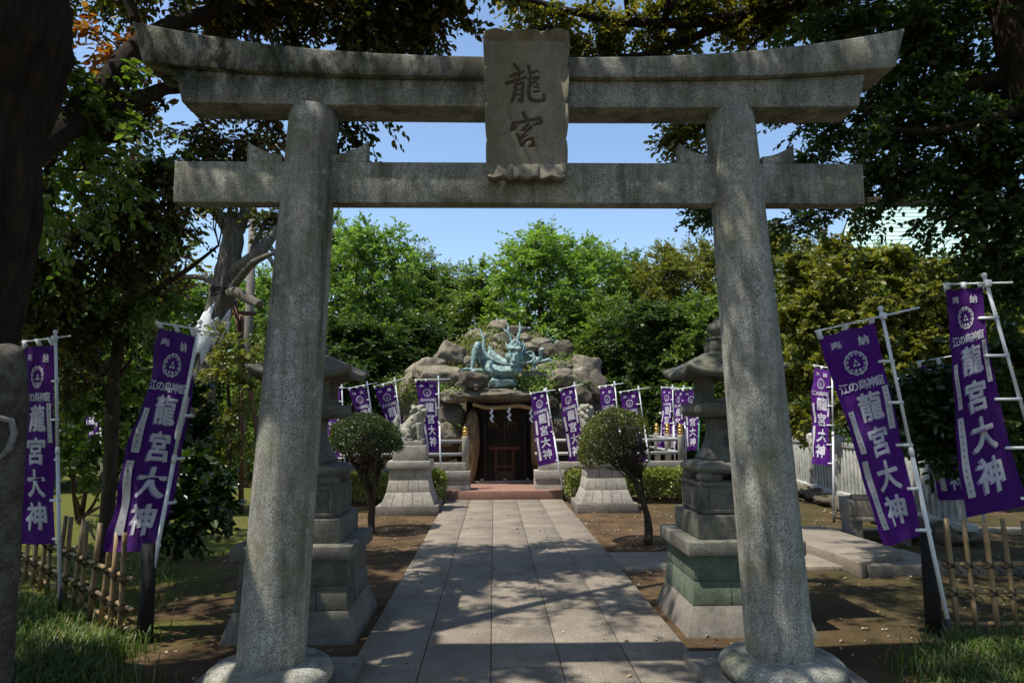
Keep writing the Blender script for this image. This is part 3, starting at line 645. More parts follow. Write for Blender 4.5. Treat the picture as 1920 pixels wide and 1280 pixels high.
# ------------------------------------------------------------------ rock grotto
def rock(c, size, seed, rough=0.28, flat=0.0, rz=0.0, tilt=(0,0), sub=4):
    V, F = ico(sub); V = V.copy(); rr = random.Random(seed); o = Vector((rr.uniform(-50,50), rr.uniform(-50,50), rr.uniform(-50,50)))
    out = np.empty_like(V)
    planes = []
    for k in range(13):
        n_ = Vector((rr.gauss(0,1), rr.gauss(0,1), rr.gauss(0,1))).normalized(); planes.append((n_, rr.uniform(0.58, 0.88)))
    for i, p in enumerate(V):
        p = Vector(p)
        q = p*(1 + rough*noise.noise(p*1.1+o) + rough*0.5*noise.noise(p*2.6+o) + rough*0.22*noise.noise(p*6+o) + rough*0.1*noise.noise(p*13+o))
        for n_, d in planes:
            e = q.dot(n_) - d
            if e > 0: q = q - n_*e*0.95
        out[i] = q
    cr_ = np.array([abs(noise.noise(Vector(p)*1.9+o)) for p in V]); out *= (1-0.10*np.clip(1-cr_/0.07, 0, 1))[:, None]
    out *= np.array(size)/2*1.12
    M_ = np.array(Matrix.Rotation(rz, 3, 'Z') @ Matrix.Rotation(tilt[0], 3, 'X') @ Matrix.Rotation(tilt[1], 3, 'Y'))
    return MB().add(out @ M_.T + np.array(c), F)
gt = thing('rock_grotto', 'mound of stacked brown boulders forming a cave shrine at the end of the path', 'grotto', (0.25, 16.0, 0))
GO = np.array([0.25, 16.0, 0])
def G(mb, *a, **k):
    mb.v = [v - GO for v in mb.v]; return mb.build(*a, **k)
def c3(x, y, Y): return at(720+x/3.2, 560+y/3.2, Y)
BO = [(400,352,160,115,16.3,0),(330,362,45,60,16.5,0),(228,442,180,95,15.9,0),(365,478,230,125,15.5,0),(487,388,95,75,16.3,0),(150,565,110,170,15.7,0),
 (535,492,145,78,14.95,1),(480,528,80,70,15.2,1),(425,582,130,62,15.1,0),(392,725,140,175,15.45,1),(385,815,130,90,15.25,0),(680,172,105,60,17.6,0),(800,205,130,58,17.6,1),
 (560,218,95,50,17.4,0),(615,245,100,60,17.2,0),(728,252,115,78,17.1,0),(845,245,95,50,17.2,0),(885,290,110,50,16.9,0),(935,275,100,60,16.9,0),(1005,335,130,100,16.7,1),
 (1065,305,105,90,16.6,1),(1030,420,130,80,16.2,0),(1115,415,110,75,16.3,0),(1065,482,160,90,15.7,0),(1170,492,130,100,15.8,0),(1205,440,150,130,16.2,0),(1255,560,125,140,15.9,1),
 (1175,590,110,125,15.6,1),(885,468,135,44,15.5,0),(945,428,95,48,16.0,0),(715,300,70,40,16.8,1),(300,600,120,120,15.7,1),(240,700,150,170,15.7,1),(1120,700,170,170,15.7,1),
 (1250,720,150,190,16.0,1),(1010,470,80,70,15.9,1),(640,300,110,60,17.0,0),(560,330,120,90,16.8,1),(870,380,120,90,16.5,1),(700,400,160,120,16.5,1),(1080,820,200,170,15.5,1),(960,620,90,60,15.3,1),(330,880,220,160,15.6,1),(190,860,180,180,15.8,1)]
for k, (x, y, w_, h_, Y, dk) in enumerate(BO):
    s_ = Y/1280/3.2; c = c3(x, y, Y); d = 0.5*(w_+h_)*s_*0.95
    til = -0.5 if (x > 1150 and y < 480) else (0.35 if k in (2, 0) else 0)
    G(rock(c, (w_*s_*1.42, max(d*1.15, 0.3), h_*s_*1.45), 100+k, 0.38, tilt=(0, -til), rz=0.2*math.sin(k*2.1)), 'boulder', M['rock_dark'] if dk else M['rock'], gt, smooth=True)
sl_ = rock((0.2, 15.55, 2.11), (2.75, 1.5, 0.31), 5, 0.16, sub=5); G(sl_, 'lintel_slab', M['rock_slab'], gt, smooth=True)
G(rock((-0.52, 15.35, 1.05), (0.36, 0.5, 2.0), 11, 0.14), 'door_jamb', M['rock_jamb'], gt, smooth=True)
G(rock((1.02, 15.35, 1.05), (0.36, 0.5, 2.0), 12, 0.14), 'door_jamb', M['rock_jamb'], gt, smooth=True)
V, F = ico(5); dome = []
for p in V:
    p = Vector(p); q = p*(1+0.16*noise.noise(p*2.2+Vector((3,1,7)))+0.07*noise.noise(p*6)); dome.append(q[:])
dome = np.array(dome)*np.array([2.75, 2.3, 4.05]) + np.array([0.25, 18.75, -0.2])
dome[:, 1] = np.where((dome[:, 1] < 16.75) & (dome[:, 2] < 2.0) & (np.abs(dome[:, 0]-0.25) < 1.0), 16.75, dome[:, 1])
G(MB().add(dome, F), 'earth_core', M['soil'], gt, smooth=True)
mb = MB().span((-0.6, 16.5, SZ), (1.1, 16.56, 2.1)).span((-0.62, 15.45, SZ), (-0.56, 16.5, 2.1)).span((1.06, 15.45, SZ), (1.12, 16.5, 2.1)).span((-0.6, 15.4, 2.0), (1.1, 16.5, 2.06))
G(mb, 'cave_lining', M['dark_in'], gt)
# roller shutter
t = thing('roller_shutter', 'dark see-through roller shutter with thin bars closing the cave mouth', 'shutter', (0.24, 15.28, SZ))
mb = MB()
for z in np.arange(0.06, 1.80, 0.052): mb.tube([(-0.66, 0, z), (0.66, 0, z)], 0.0075, 6)
mb.build('bars', M['shutter'], t, smooth=True)
mb = MB()
for x in (-0.44, 0, 0.44): mb.box((x, -0.012, 0.9), (0.012, 0.006, 1.76))
mb.build('link_chain', M['shutter'], t)
b = MB().span((-0.66, -0.02, 0.005), (0.66, 0.02, 0.06)).build('bottom_bar', M['shutter_bar'], t, bevel=0.003)
for x in (-0.5, 0, 0.5): MB().span((x-0.03, -0.045, 0.06), (x+0.03, 0.02, 0.11)).build('lock_tab', M['shutter_bar'], b, bevel=0.004)
for x in (-0.68, 0.68): MB().span((x-0.02, -0.03, 0), (x+0.02, 0.03, 1.85)).build('guide_rail', M['shutter'], t)
# inside the cave
t = thing('altar_table', 'low vermilion wooden altar table inside the dark cave', 'altar', (0.24, 16.0, SZ))
MB().span((-0.36,-0.14,0.72), (0.36,0.14,0.78)).build('table_top', M['red_wood'], t, bevel=0.004)
for x in (-0.2, 0.2):
    for y in (-0.1, 0.1): MB().span((x-0.03,y-0.03,0), (x+0.03,y+0.03,0.72)).build('leg', M['red_wood'], t)
MB().span((-0.17,-0.12,0.3), (0.17,-0.08,0.35)).build('stretcher', M['red_wood'], t)
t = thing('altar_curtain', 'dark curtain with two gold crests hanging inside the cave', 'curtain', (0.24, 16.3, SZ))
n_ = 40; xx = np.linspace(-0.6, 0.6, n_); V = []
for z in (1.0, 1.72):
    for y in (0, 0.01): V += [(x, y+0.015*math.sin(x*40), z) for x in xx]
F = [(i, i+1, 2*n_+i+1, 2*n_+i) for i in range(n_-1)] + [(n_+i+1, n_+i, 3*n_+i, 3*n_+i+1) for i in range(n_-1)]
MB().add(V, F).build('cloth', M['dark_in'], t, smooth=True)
for x in (-0.27, 0.17):
    mb = MB()
    for s_ in (-1, 1):
        for k in range(3): mb.box((x+s_*(0.06+0.015*k), -0.03, 1.32-0.06*k), (0.09-0.012*k, 0.008, 0.035))
    mb.box((x, -0.03, 1.27), (0.03, 0.008, 0.2)); mb.box((x, -0.03, 1.40), (0.13, 0.008, 0.025))
    mb.build('gold_crest', M['gold'], t)
t = thing('offering_box', 'small reddish offering box on the cave floor', 'box', (0.24, 15.72, SZ))
MB().span((-0.22,-0.12,0), (0.22,0.12,0.22)).build('body', M['prop_wood'], t, bevel=0.006)
mb = MB()
for k in range(7): mb.box((-0.18+0.06*k, 0, 0.228), (0.02, 0.22, 0.014))
mb.build('grille', M['prop_wood'], t)
# sacred rope
t = thing('sacred_rope', 'twisted straw rope hung under the slab with zigzag white paper streamers', 'rope', (0.49, 15.02, 1.85))
k = np.linspace(0, 1, 60); cx = -0.95+1.60*k; cz = np.interp(k, [0, .2, .4, .5, .63, .75, .86, 1], [.045, -.035, -.025, -.005, .02, -.03, -.065, -.085])
for _ in range(6): cz[1:-1] = (cz[:-2]+2*cz[1:-1]+cz[2:])/4
for s_ in range(3):
    ph = k*34+s_*2.094; r = 0.024*np.sin(np.clip(k*1.0, 0.06, 0.94)*math.pi)**0.3
    MB().tube(np.stack([cx, np.cos(ph)*r, cz+np.sin(ph)*r], 1), 0.025, 8).build('strand', M['rope'], t, smooth=True)
for x in (-0.53, -0.15, 0.33, 0.60):
    z = float(np.interp(x, cx, cz))-0.02; zz = []
    w_ = 0.055
    mb = MB(); pts = [(0,0),(0.0,-0.05),(-0.035,-0.10),(0.02,-0.16),(-0.03,-0.22),(0.02,-0.30)]
    for q in range(5):
        a_, b_ = pts[q], pts[q+1]
        V = [(x+a_[0]-w_/2, -0.035-0.006*q, z+a_[1]+0.012), (x+a_[0]+w_/2, -0.035-0.006*q, z+a_[1]), (x+b_[0]+w_/2, -0.045-0.006*q, z+b_[1]), (x+b_[0]-w_/2, -0.045-0.006*q, z+b_[1]+0.012)]
        V += [(a, b+0.002, c) for a, b, c in V]; mb.add(V, BOXF)
    mb.build('paper_streamer', M['paper'], t)
# dragon
def make_dragon():
    S = 0.00168; mb = MB()
    def P(x, y, d): return ((x-720)*S, d, (1022-y)*S)
    def tb(pts, n=12): mb.tube([P(*q[:3]) for q in pts], [q[3] for q in pts], n)
    tb([(470,600,.35,.08),(500,700,.22,.125),(560,790,.08,.15),(650,830,0,.15),(760,838,-.05,.14),(860,825,-.1,.125),(930,800,-.12,.11)], 16)
    tb([(930,800,-.1,.10),(900,700,-.1,.13),(890,620,-.12,.14)], 14)
    tb([(552,465,.3,.03),(570,530,.28,.05),(625,610,.24,.085),(720,685,.16,.10),(810,725,.06,.095)])
    tb([(560,520,.28,.04),(560,640,.25,.10),(600,740,.18,.14)])
    tb([(405,425,.05,.045),(395,470,.03,.085),(372,560,0,.095),(345,680,-.05,.062),(325,790,-.08,.045)])
    tb([(405,440,.05,.07),(450,560,.16,.11),(500,690,.2,.14)])
    mb.ball(P(330,820,-.1), .062)
    tb([(330,815,-.12,.045),(260,795,-.15,.036),(215,800,-.17,.036),(190,840,-.17,.03),(190,885,-.16,.014)])
    tb([(330,815,-.12,.045),(400,815,-.16,.036),(455,815,-.17,.036),(482,850,-.17,.028),(490,890,-.16,.013)])
    tb([(335,825,-.14,.045),(345,860,-.2,.034),(350,900,-.2,.013)])
    tb([(850,745,-.27,.026),(740,745,-.28,.03),(640,705,-.26,.036),(545,645,-.22,.036),(492,575,-.15,.037),(472,490,-.1,.036),(482,410,-.05,.032),(452,330,0,.025),(425,230,.05,.013)])
    tb([(915,720,-.27,.026),(1020,728,-.28,.03),(1110,712,-.25,.032),(1155,660,-.2,.032),(1140,590,-.15,.03),(1090,565,-.12,.03),(1040,590,-.1,.027),(1010,610,-.05,.02)])
    mb.ball(P(900,515,-.15), .175, sc=(1.02,0.95,0.95)); mb.ball(P(900,600,-.17), .16, sc=(1.05,0.95,1.1))
    tb([(900,600,-.2,.14),(890,680,-.27,.11),(880,740,-.33,.085)])
    mb.ball(P(872,748,-.37), .075, sc=(1.15,0.9,0.75)); tb([(930,760,-.15,.09),(895,810,-.25,.065),(885,805,-.33,.04)])
    for x in (845, 940): mb.ball(P(x,540,-.31), .068, sc=(1.15,.7,.75))
    for x, y, r in ((865,470,.05),(915,470,.05),(890,440,.05),(850,500,.045),(945,500,.045)): mb.ball(P(x,y,-.26), r, sc=(1,.7,1.2))
    for x in (818, 968): mb.ball(P(x,650,-.22), .075, sc=(.8,.8,1.1))
    for x in (848, 905): mb.ball(P(x,760,-.40), .03)
    mb.tube([P(885,600,-.37), P(880,660,-.39), P(872,720,-.41)], [.03,.04,.045], 10)
    for x in (845, 925): mb.ball(P(x,612,-.325), .024)
    for q in ([(850,425,-.1,.033),(832,355,-.08,.034),(798,300,-.05,.036),(762,275,-.03,.026),(744,235,0,.012)], [(800,305,-.05,.034),(812,240,0,.028),(793,160,.03,.012)],
              [(930,420,-.1,.033),(940,355,-.08,.036),(963,298,-.05,.033),(972,220,0,.026),(960,145,.03,.011)], [(955,325,-.05,.03),(990,275,-.02,.023),(1002,222,0,.011)],
              [(805,520,-.1,.034),(785,470,-.07,.03),(765,425,-.05,.009)], [(985,510,-.1,.042),(1000,470,-.07,.034),(1012,415,-.05,.009)],
              [(1000,640,0,.06),(1025,540,.04,.05),(1030,480,.07,.035),(1040,440,.09,.012)], [(800,640,0,.06),(790,580,.05,.04)],
              [(950,720,.1,.14),(1050,630,.12,.12),(1130,640,.08,.09),(1195,680,0,.068)],
              [(1190,690,0,.07),(1245,640,-.06,.042),(1240,585,-.08,.042),(1245,540,-.1,.042),(1285,525,-.12,.03)], [(1200,700,0,.065),(1290,690,-.08,.042),(1350,668,-.12,.04),(1392,700,-.14,.02)],
              [(1180,690,0,.07),(1155,760,-.03,.045),(1125,820,-.06,.038),(1140,850,-.08,.018)],
              [(985,800,-.2,.04),(960,830,-.25,.05),(890,850,-.25,.05)]): tb(q, 10)
    rr = np.random.default_rng(2)
    for k_ in range(16): x = 590+k_*21; tb([(x,800+14*math.sin(k_*.2),-.16-.01*k_*.3,.028),(x+6,870,-.14,.03)], 8)
    for k_ in range(7): mb.ball(P(1020+18*k_, 600+6*k_, .02), .05)
    me = fuse(mb, 0.0135, 2, 0.011, 16, M['bronze'], 'dragon')
    t = thing('dragon_statue', 'green bronze dragon statue crouching on the slab above the cave, horns and long whiskers raised', 'statue', at(941, 724, 15.3))
    link('body', me, t)
    G2 = rock((0.0, 0.02, 0.09), (0.70, 0.56, 0.30), 77, 0.12); G2.build('pedestal', M['bronze'], t, smooth=True)
    return t
make_dragon().rotation_euler = (0, 0, 0.0)
# ------------------------------------------------------------------ banners
def crest():
    """cloud-edged round badge with three triangles, unit radius"""
    parts = []
    th = np.linspace(0, 2*math.pi, 97); lob = 1-0.085*(1-np.abs(np.sin(th*6)))**1.5
    def ring(rout, rin, c=(0,0)):
        n = len(rout); V = [(c[0]+math.sin(t_)*r, c[1]+math.cos(t_)*r) for t_, r in zip(th[::96//(n-1)], rout)] + [(c[0]+math.sin(t_)*r, c[1]+math.cos(t_)*r) for t_, r in zip(th[::96//(n-1)], rin)]
        parts.append((V, [(i, i+1, n+i+1, n+i) for i in range(n-1)]))
    ring(lob, lob-0.105)
    for k in range(12):
        a = (k+0.5)*math.pi/6; c = (math.sin(a)*0.745, math.cos(a)*0.745)
        r = np.full(13, 0.125 if k % 2 else 0.105); ring(r, r-0.065, c)
    a = 0.30; h = a*0.87*1.05
    for cx, cy in ((0, 0.05), (-a*0.56, 0.05-h*1.1), (a*0.56, 0.05-h*1.1)): parts.append(([(cx-a*0.5, cy), (cx+a*0.5, cy), (cx, cy+h)], [(0,1,2)]))
    for s_ in (-1, 1): parts.append(([(s_*0.05,-0.50),(s_*0.22,-0.48),(s_*0.30,-0.62),(s_*0.12,-0.72),(s_*0.06,-0.62)], [(0,1,2,3,4)]))
    return parts
CREST = crest()
BIG = [('龍', .375, .010), ('宮', .54, .012), ('大', .70, .02), ('神', .862, .014)]
def banner(label, Y, TL, TR, BL, BR, pt, pb, dY=0.0, ml=None, mr=None, wave=0.02, near=False, seed=0, polecol=None, zmin=-0.02, group='purple shrine banners', slips=3):
    rr = np.random.default_rng(seed+50)
    tl, bl = at(*TL, Y+dY), at(*BL, Y+dY); tr, br = at(*TR, Y+0.02), at(*BR, Y+0.02)
    top, bot = at(*pt, Y), at(*pb, Y)
    l_m = at(*ml, Y+dY) if ml else (tl+bl)/2; r_m = at(*mr, Y+0.02) if mr else (tr+br)/2
    base = bot.copy(); t = thing('banner', label, 'banner', base, group=group)
    def quad(a, m, b, v): 
        c = 2*m-(a+b)/2; v = v[..., None]; return a*(1-v)**2+2*c*v*(1-v)+b*v*v
    nrm = np.cross(tr-tl, bl-tl); nrm /= np.linalg.norm(nrm)
    if nrm[1] > 0: nrm = -nrm
    ph = rr.uniform(0, 6, 4)
    def S(u, v, lift=0.0):
        u = np.asarray(u, float); v = np.asarray(v, float)
        Lp = quad(tl, l_m, bl, v); Rp = quad(tr, r_m, br, v); P = Lp+(Rp-Lp)*u[..., None]
        a = wave*(np.sin(v*5.5+u*2.2+ph[0])*(1.05-u)*np.minimum(1, v*3) + 0.5*np.sin(v*14-u*6+ph[1])*(0.4+0.6*v) + 0.35*np.sin(u*10+v*4+ph[2])*(0.3+v) + 0.22*np.sin(v*31+u*9+ph[3])*(1-u)) + lift
        sag = 0.018*np.sin(np.clip(u, 0, 1)*2*math.pi)**2*np.clip(1-v*8, 0, 1)
        P = P + a[..., None]*nrm; P[..., 2] -= sag; return P - base
    nu, nv = 20, 60; U, Vv = np.meshgrid(np.linspace(0, 1, nu), np.linspace(0, 1, nv)); P = S(U, Vv).reshape(-1, 3)
    i = (np.arange(nv-1)[:, None]*nu + np.arange(nu-1)[None]).ravel()
    cl = MB().add(P, np.stack([i, i+nu, i+nu+1, i+1], 1)).build('cloth', M['purple'], t, smooth=True)
    W_, H_ = 0.45, 1.70
    lbs = {}
    def put(ch, u, v, s_, off, wx=1.0, lift=0.006, sh=(0, 0), mi=0):
        V, F = glyph(ch, off); lbs.setdefault(ch, MB()).add(S(u+(V[:, 0]*s_*wx+sh[0])/W_, v-(V[:, 1]*s_+sh[1])/H_, lift), F, mi)
    for ch, v, off in BIG:
        if near: put(ch, .55, v, .245, off, 0.93, 0.0035, (0.012*(1 if seed % 2 else -1), -0.006), 1)
        put(ch, .55, v, .24, off, 0.9); put(ch, .55, v, .24, off, 0.9, 0.0066, (0.009, 0.0))
        put(ch, .55, v, .24, off, 0.9, 0.0072, (0.0045, 0.005))
    for ch, u in (('奉', .25), ('納', .74)): put(ch, u, .065, .092, .010); put(ch, u, .065, .092, .010, 1, .0066, (.004, 0))
    for k, ch in enumerate('江の島神窟'): put(ch, .16+.172*k, .268, .086, .010); put(ch, .16+.172*k, .268, .086, .010, 1, .0066, (.004, 0))
    for q in lbs.values(): q.build('character', [M['letter'], M['ghost']], cl)
    cb = MB()
    for V, F in CREST:
        V = np.array(V); cb.add(S(.5+V[:, 0]*.098/W_, .165-V[:, 1]*.098/H_, .006), F)
    cb.build('crest', M['letter'], cl)
    for k, (u0, u1, v0, v1, sk) in enumerate([(.86,.97,.30,.50,-.02), (.07,.19,.375,.575,.03), (.07,.20,.61,.93,.03)][:slips]):
        n = 9; vv = np.linspace(v0, v1, n); V = np.concatenate([S(np.full(n, u0)+sk*np.linspace(0, 1, n), vv, .009), S(np.full(n, u1)+sk*np.linspace(0, 1, n), vv, .009)])
        sb = MB().add(V, [(q, q+1, n+q+1, n+q) for q in range(n-1)])
        if near:
            m_ = int((v1-v0)/.028)
            for q in range(m_):
                vc = v0+(v1-v0)*(q+.7)/(m_+.6); uc = (u0+u1)/2+sk*(vc-v0)/(v1-v0)
                for w_ in range(3):
                    a = uc+rr.uniform(-.014, .014); b_ = vc+rr.uniform(-.006, .006); du = rr.uniform(.008, .02); dv = rr.uniform(.0008, .0016)
                    if rr.random() < .4: du, dv = .004, .005
                    sb.add(S(np.array([a-du, a+du, a+du, a-du]), np.array([b_-dv, b_-dv, b_+dv, b_+dv]), .0105), [(0,3,2,1)], 1)
        sb.build('paper_slip', [M['slip'], M['ink']], cl, smooth=False)
    pm = M[polecol] if polecol else M['white_paint']
    T_, B_ = top-base, bot-base; d = (T_-B_)
    pole = MB().tube([B_, B_+d*0.55], 0.0155, 12).tube([B_+d*0.535, B_+d*0.55, B_+d*0.565], [0.0155, 0.02, 0.0155], 12).tube([B_+d*0.55, T_], 0.0125, 12)
    p = pole.build('pole', pm, t, smooth=True)
    MB().ball(T_, 0.021).build('pole_ball', pm, p, smooth=True)
    MB().tube([B_-d*0.03, B_+d*0.055], 0.021, 10).build('ground_sleeve', M['black_metal'], p, smooth=True)
    q0 = tl-base+np.array([-0.02, 0, 0.035]); q1 = T_*0.975+B_*0.025+np.array([0, -0.022, 0]); dq = q1-q0
    MB().tube([q0, q0+dq*1.5], 0.0075, 8).build('crossbar', pm, t, smooth=True)
    MB().box(q1+np.array([0, 0.01, 0]), (0.035, 0.05, 0.05)).build('clamp', pm, p, bevel=0.006)
    for u in (0.03, 0.5, 0.95):
        a = S(np.array([u]), np.array([0.0]))[0]; f = ((a-q0)@dq)/(dq@dq); b_ = q0+dq*f
        up = b_-a; L = np.linalg.norm(up)+0.012; up = up/np.linalg.norm(up); sd = dq/np.linalg.norm(dq)*0.018
        V = [a-sd-nrm*-.004-up*.03, a+sd+nrm*.004-up*.03, a+sd+nrm*.010+up*L, a-sd+nrm*.010+up*L]; V += [x-nrm*.022 for x in V]
        MB().add(V, BOXF).build('tab', M['white_paint'], cl)
    for v in (0.19, 0.385, 0.585, 0.785, 0.975):
        a = S(np.array([0.985]), np.array([v]))[0]; f = np.clip(((a-B_)@d)/(d@d), 0, 1); b_ = B_+d*f; x = b_-a; x[2] = 0
        L = np.linalg.norm(x)+0.016
        if L > 0.5: continue
        x = x/np.linalg.norm(x); z = np.array([0, 0, .0105]); n2 = np.array([0, -0.012, 0]); a = a-x*0.03
        V = [a-z+n2, a+x*(L+.03)-z+n2, a+x*(L+.03)-z-n2*1.8, a-z-n2*1.8, a+z+n2, a+x*(L+.03)+z+n2, a+x*(L+.03)+z-n2*1.8, a+z-n2*1.8]
        MB().add(V, BOXF).build('tab', M['white_paint'], cl)
    return t
banner('large purple banner on a leaning white pole just right of the right gate column', 5.12, (1533,630), (1640,603), (1660,1025), (1727,1003), (1651,578), (1784,1194), 0.10, None, None, .034, True, 1)
banner('large purple banner at the right picture edge, its cloth widening over the bamboo fence', 5.05, (1773,541), (1842,536), (1812,970), (1925,948), (1845,516), (2040,1190), 0.2, (1788,740), (1866,712), .045, True, 2)
banner('dark purple narrow banner on an upright pole in front of the pale stone fence', 10.7, (1527,688), (1556,692), (1517,868), (1556,873), (1560,684), (1564,976), 0.33, None, None, 0.034, False, 3)
banner('purple banner half hidden behind the glossy camellia on the right', 8.2, (1722,684), (1800,680), (1760,938), (1832,934), (1806,655), (1850,1010), 0.1, None, None, 0.022, False, 4)
banner('wind twisted purple banner glimpsed behind the leaning banner on the right', 10.2, (1684,712), (1722,700), (1700,900), (1735,905), (1728,690), (1765,960), 0.25, (1702,790), (1718,800), .06, False, 5)
banner('large purple banner leaning left on a white pole by the left bamboo fence', 5.4, (297,612), (367,628), (190,1035), (296,1033), (375,604), (264,1190), 0.22, (255,815), (345,825), .034, True, 6)
banner('purple banner partly hidden by the mossy stele at the left picture edge', 6.3, (45,648), (101,645), (22,1020), (101,1020), (104,622), (113,1130), 0.1, None, None, .03, True, 7)
banner('small distant purple banner among the shrubs behind the leftmost banner', 12.0, (110,733), (134,732), (108,850), (133,850), (137,725), (140,905), 0.25, None, None, 0.022, False, 8)
banner('tiny purple banner deep among the shrubs left of the leaning left banner', 14.5, (158,745), (184,742), (158,860), (184,862), (187,736), (190,890), 0.2, None, None, 0.030, False, 18)
banner('purple banner close beside the shaft of the left stone lantern', 13.6, (607,727), (638,727), (607,860), (637,862), (641,722), (648,905), 0.3, None, None, 0.026, False, 9)
banner('purple banner rising behind the top of the round ball topiary tree', 13.6, (655,731), (684,724), (690,862), (716,858), (688,716), (718,915), 0.2, None, None, 0.030, False, 10)
banner('purple banner between the ball topiary and the tail of the lion statue', 13.5, (702,728), (736,718), (745,860), (772,852), (740,709), (768,915), 0.1, None, None, 0.034, False, 11)
banner('purple banner on an upright pole right behind the lion statue in profile', 13.6, (779,715), (818,714), (800,846), (825,846), (822,706), (827,905), 0.0, None, None, .015, False, 12)
banner('purple leaning banner in front of the right edge of the cave mouth', 13.4, (995,740), (1022,730), (1010,874), (1046,866), (1024,728), (1056,922), 0.25, None, None, .015, False, 13)
banner('purple leaning banner second from the cave mouth, left of the right lion head', 13.5, (1050,733), (1076,722), (1066,866), (1097,862), (1077,718), (1108,918), 0.28, None, None, .015, False, 14)
banner('purple banner showing only its top between the right lion head and the leaning topiary', 13.6, (1124,728), (1149,723), (1140,866), (1166,862), (1152,716), (1172,900), 0.28, None, None, .015, False, 15)
banner('purple banner behind the right end of the leaning topiary tree', 13.6, (1163,738), (1196,731), (1186,868), (1214,866), (1197,725), (1222,895), 0.15, (1172,800), (1200,800), 0.022, False, 16)
banner('purple banner above the gold capped posts, left one of the group by the right lantern', 15.6, (1241,728), (1260,728), (1237,838), (1259,840), (1261,723), (1266,880), 0.35, None, None, 0.026, False, 17)
banner('purple banner above the gold capped posts, middle one of the group by the right lantern', 15.9, (1264,732), (1281,730), (1258,842), (1280,842), (1282,724), (1287,880), 0.35, None, None, 0.034, False, 19)
banner('purple banner on a green pole against the firebox of the right lantern', 15.0, (1280,733), (1312,727), (1288,845), (1309,843), (1314,720), (1308,880), 0.25, None, None, 0.022, False, 20, 'green_pole')
# ------------------------------------------------------------------ bamboo fences
def bamboo(mb, a, b, r, rng, n=8):
    a = np.array(a, float); b = np.array(b, float); L = np.linalg.norm(b-a); k = 0.0; P = [a]; Rr = [r]
    while True:
        k += rng.uniform(0.2, 0.3)
        if k > L-0.03: break
        d = (b-a)/L
        P += [a+d*(k-0.012), a+d*k, a+d*(k+0.012)]; Rr += [r, r*1.14, r]
    P.append(b); Rr.append(r*0.97); mb.tube(P, Rr, n)
def bamboo_fence(label, pa, pb, posts_at, z_top, rails, lean, endpost=None, r=0.019):
    p0 = np.array([*pa, 0.0]); p1 = np.array([*pb, 0.0]); t = thing('bamboo_fence', label, 'fence', p0); d = p1-p0; L = np.linalg.norm(d); dn = d/L; rr = np.random.default_rng(int(L*100))
    side = np.array([dn[1], -dn[0], 0])
    if side[1] > 0: side = -side
    for z in rails:
        mb = MB(); bamboo(mb, np.array([0, 0, z]), d+np.array([0, 0, z+0.01]), r*0.95, rr, 12); mb.build('rail', M['bamboo'], t, smooth=True)
    for s_ in posts_at:
        q = dn*s_; lx = rr.normal(0, 0.02)+lean; zt = z_top+rr.uniform(-0.02, 0.02)
        o = side*(0.034)
        mb = MB(); bamboo(mb, q+o+np.array([0,0,-0.05]), q+o+np.array([lx, 0, zt]), r*rr.uniform(0.85, 1.15), rr, 12); mb.build('post', M['bamboo'], t, smooth=True)
        for z in rails[:2]:
            f = (z+0.05)/(zt+0.05); c = q+o*0.5+np.array([lx*f, 0, z])
            mb = MB()
            for sg in (-1, 1):
                th = np.linspace(0, 2*math.pi, 17); e1 = dn*0.026+np.array([0,0,0.026*sg]); e2 = side*0.045
                mb.tube([c+e1*math.cos(a)+e2*math.sin(a) for a in th], 0.0045, 5, cap=False)
            mb.tube([c+side*0.05, c+side*0.06+np.array([0.03,0,-0.02]), c+side*0.05+np.array([0.06,0,-0.05])], [0.004, 0.004, 0.006], 5)
            mb.build('cord_tie', M['cord'], t)
    if endpost is not None:
        mb = MB().tube([np.array([endpost, 0, -0.05])+dn*0, np.array([endpost, 0, z_top-0.06])], [0.058, 0.053], 20); mb.build('end_post', M['black_post'], t, smooth=True)
    return t
bamboo_fence('yellowish bamboo lattice fence beneath the right picture edge banner', (3.42, 5.28), (6.2, 5.15), [0.06, 0.20, 0.36, 0.50, 0.68, 0.86, 1.05, 1.24, 1.44, 1.64, 1.84, 2.05, 2.25, 2.45], 0.81, [0.47, 0.265, 0.03], -0.05, -0.10)
bamboo_fence('shadowed bamboo lattice fence between the left stele and the mossy garden', (-2.72, 5.40), (-6.2, 8.75), [0.14, 0.36, 0.58, 0.85, 1.08, 1.32, 1.58, 1.82, 2.08, 2.35, 2.6, 2.9, 3.2, 3.5, 3.8, 4.1, 4.4], 0.73, [0.40, 0.18, 0.03], 0.02, 0.10)
# ------------------------------------------------------------------ pale stone fence on the right, basin, stele
fa, fb = np.array([6.95, 18.2]), np.array([5.95, 8.6]); d = fb-fa; L = np.linalg.norm(d); d = d/L; ang = math.atan2(d[1], d[0])
t = thing('stone_fence', 'pale grey stone picket fence on a low rock footing to the right', 'fence', (*fa, 0))
n_ = int(L/0.155); post_i = 0
for k in range(n_):
    s_ = k*0.155+0.06; P = d*s_
    if k % 9 == 0:
        MB().box((P[0], P[1], 0.72), (0.2, 0.2, 0.98), rz=ang).add(np.array([[-.1,-.1,0],[.1,-.1,0],[.1,.1,0],[-.1,.1,0],[0,0,.05]]) @ rotz(ang).T+np.array([P[0], P[1], 1.212]), [(0,1,4),(1,2,4),(2,3,4),(3,0,4)]).build('post', M['white_stone'], t, bevel=0.008)
    else: MB().box((P[0], P[1], 0.63), (0.095, 0.075, 0.80), rz=ang).build('picket', M['white_stone'], t, bevel=0.006)
for z, h in ((1.075, 0.09),): MB().box((*(d*L/2), z), (L, 0.11, h), rz=ang).build('top_rail', M['white_stone'], t, bevel=0.006)
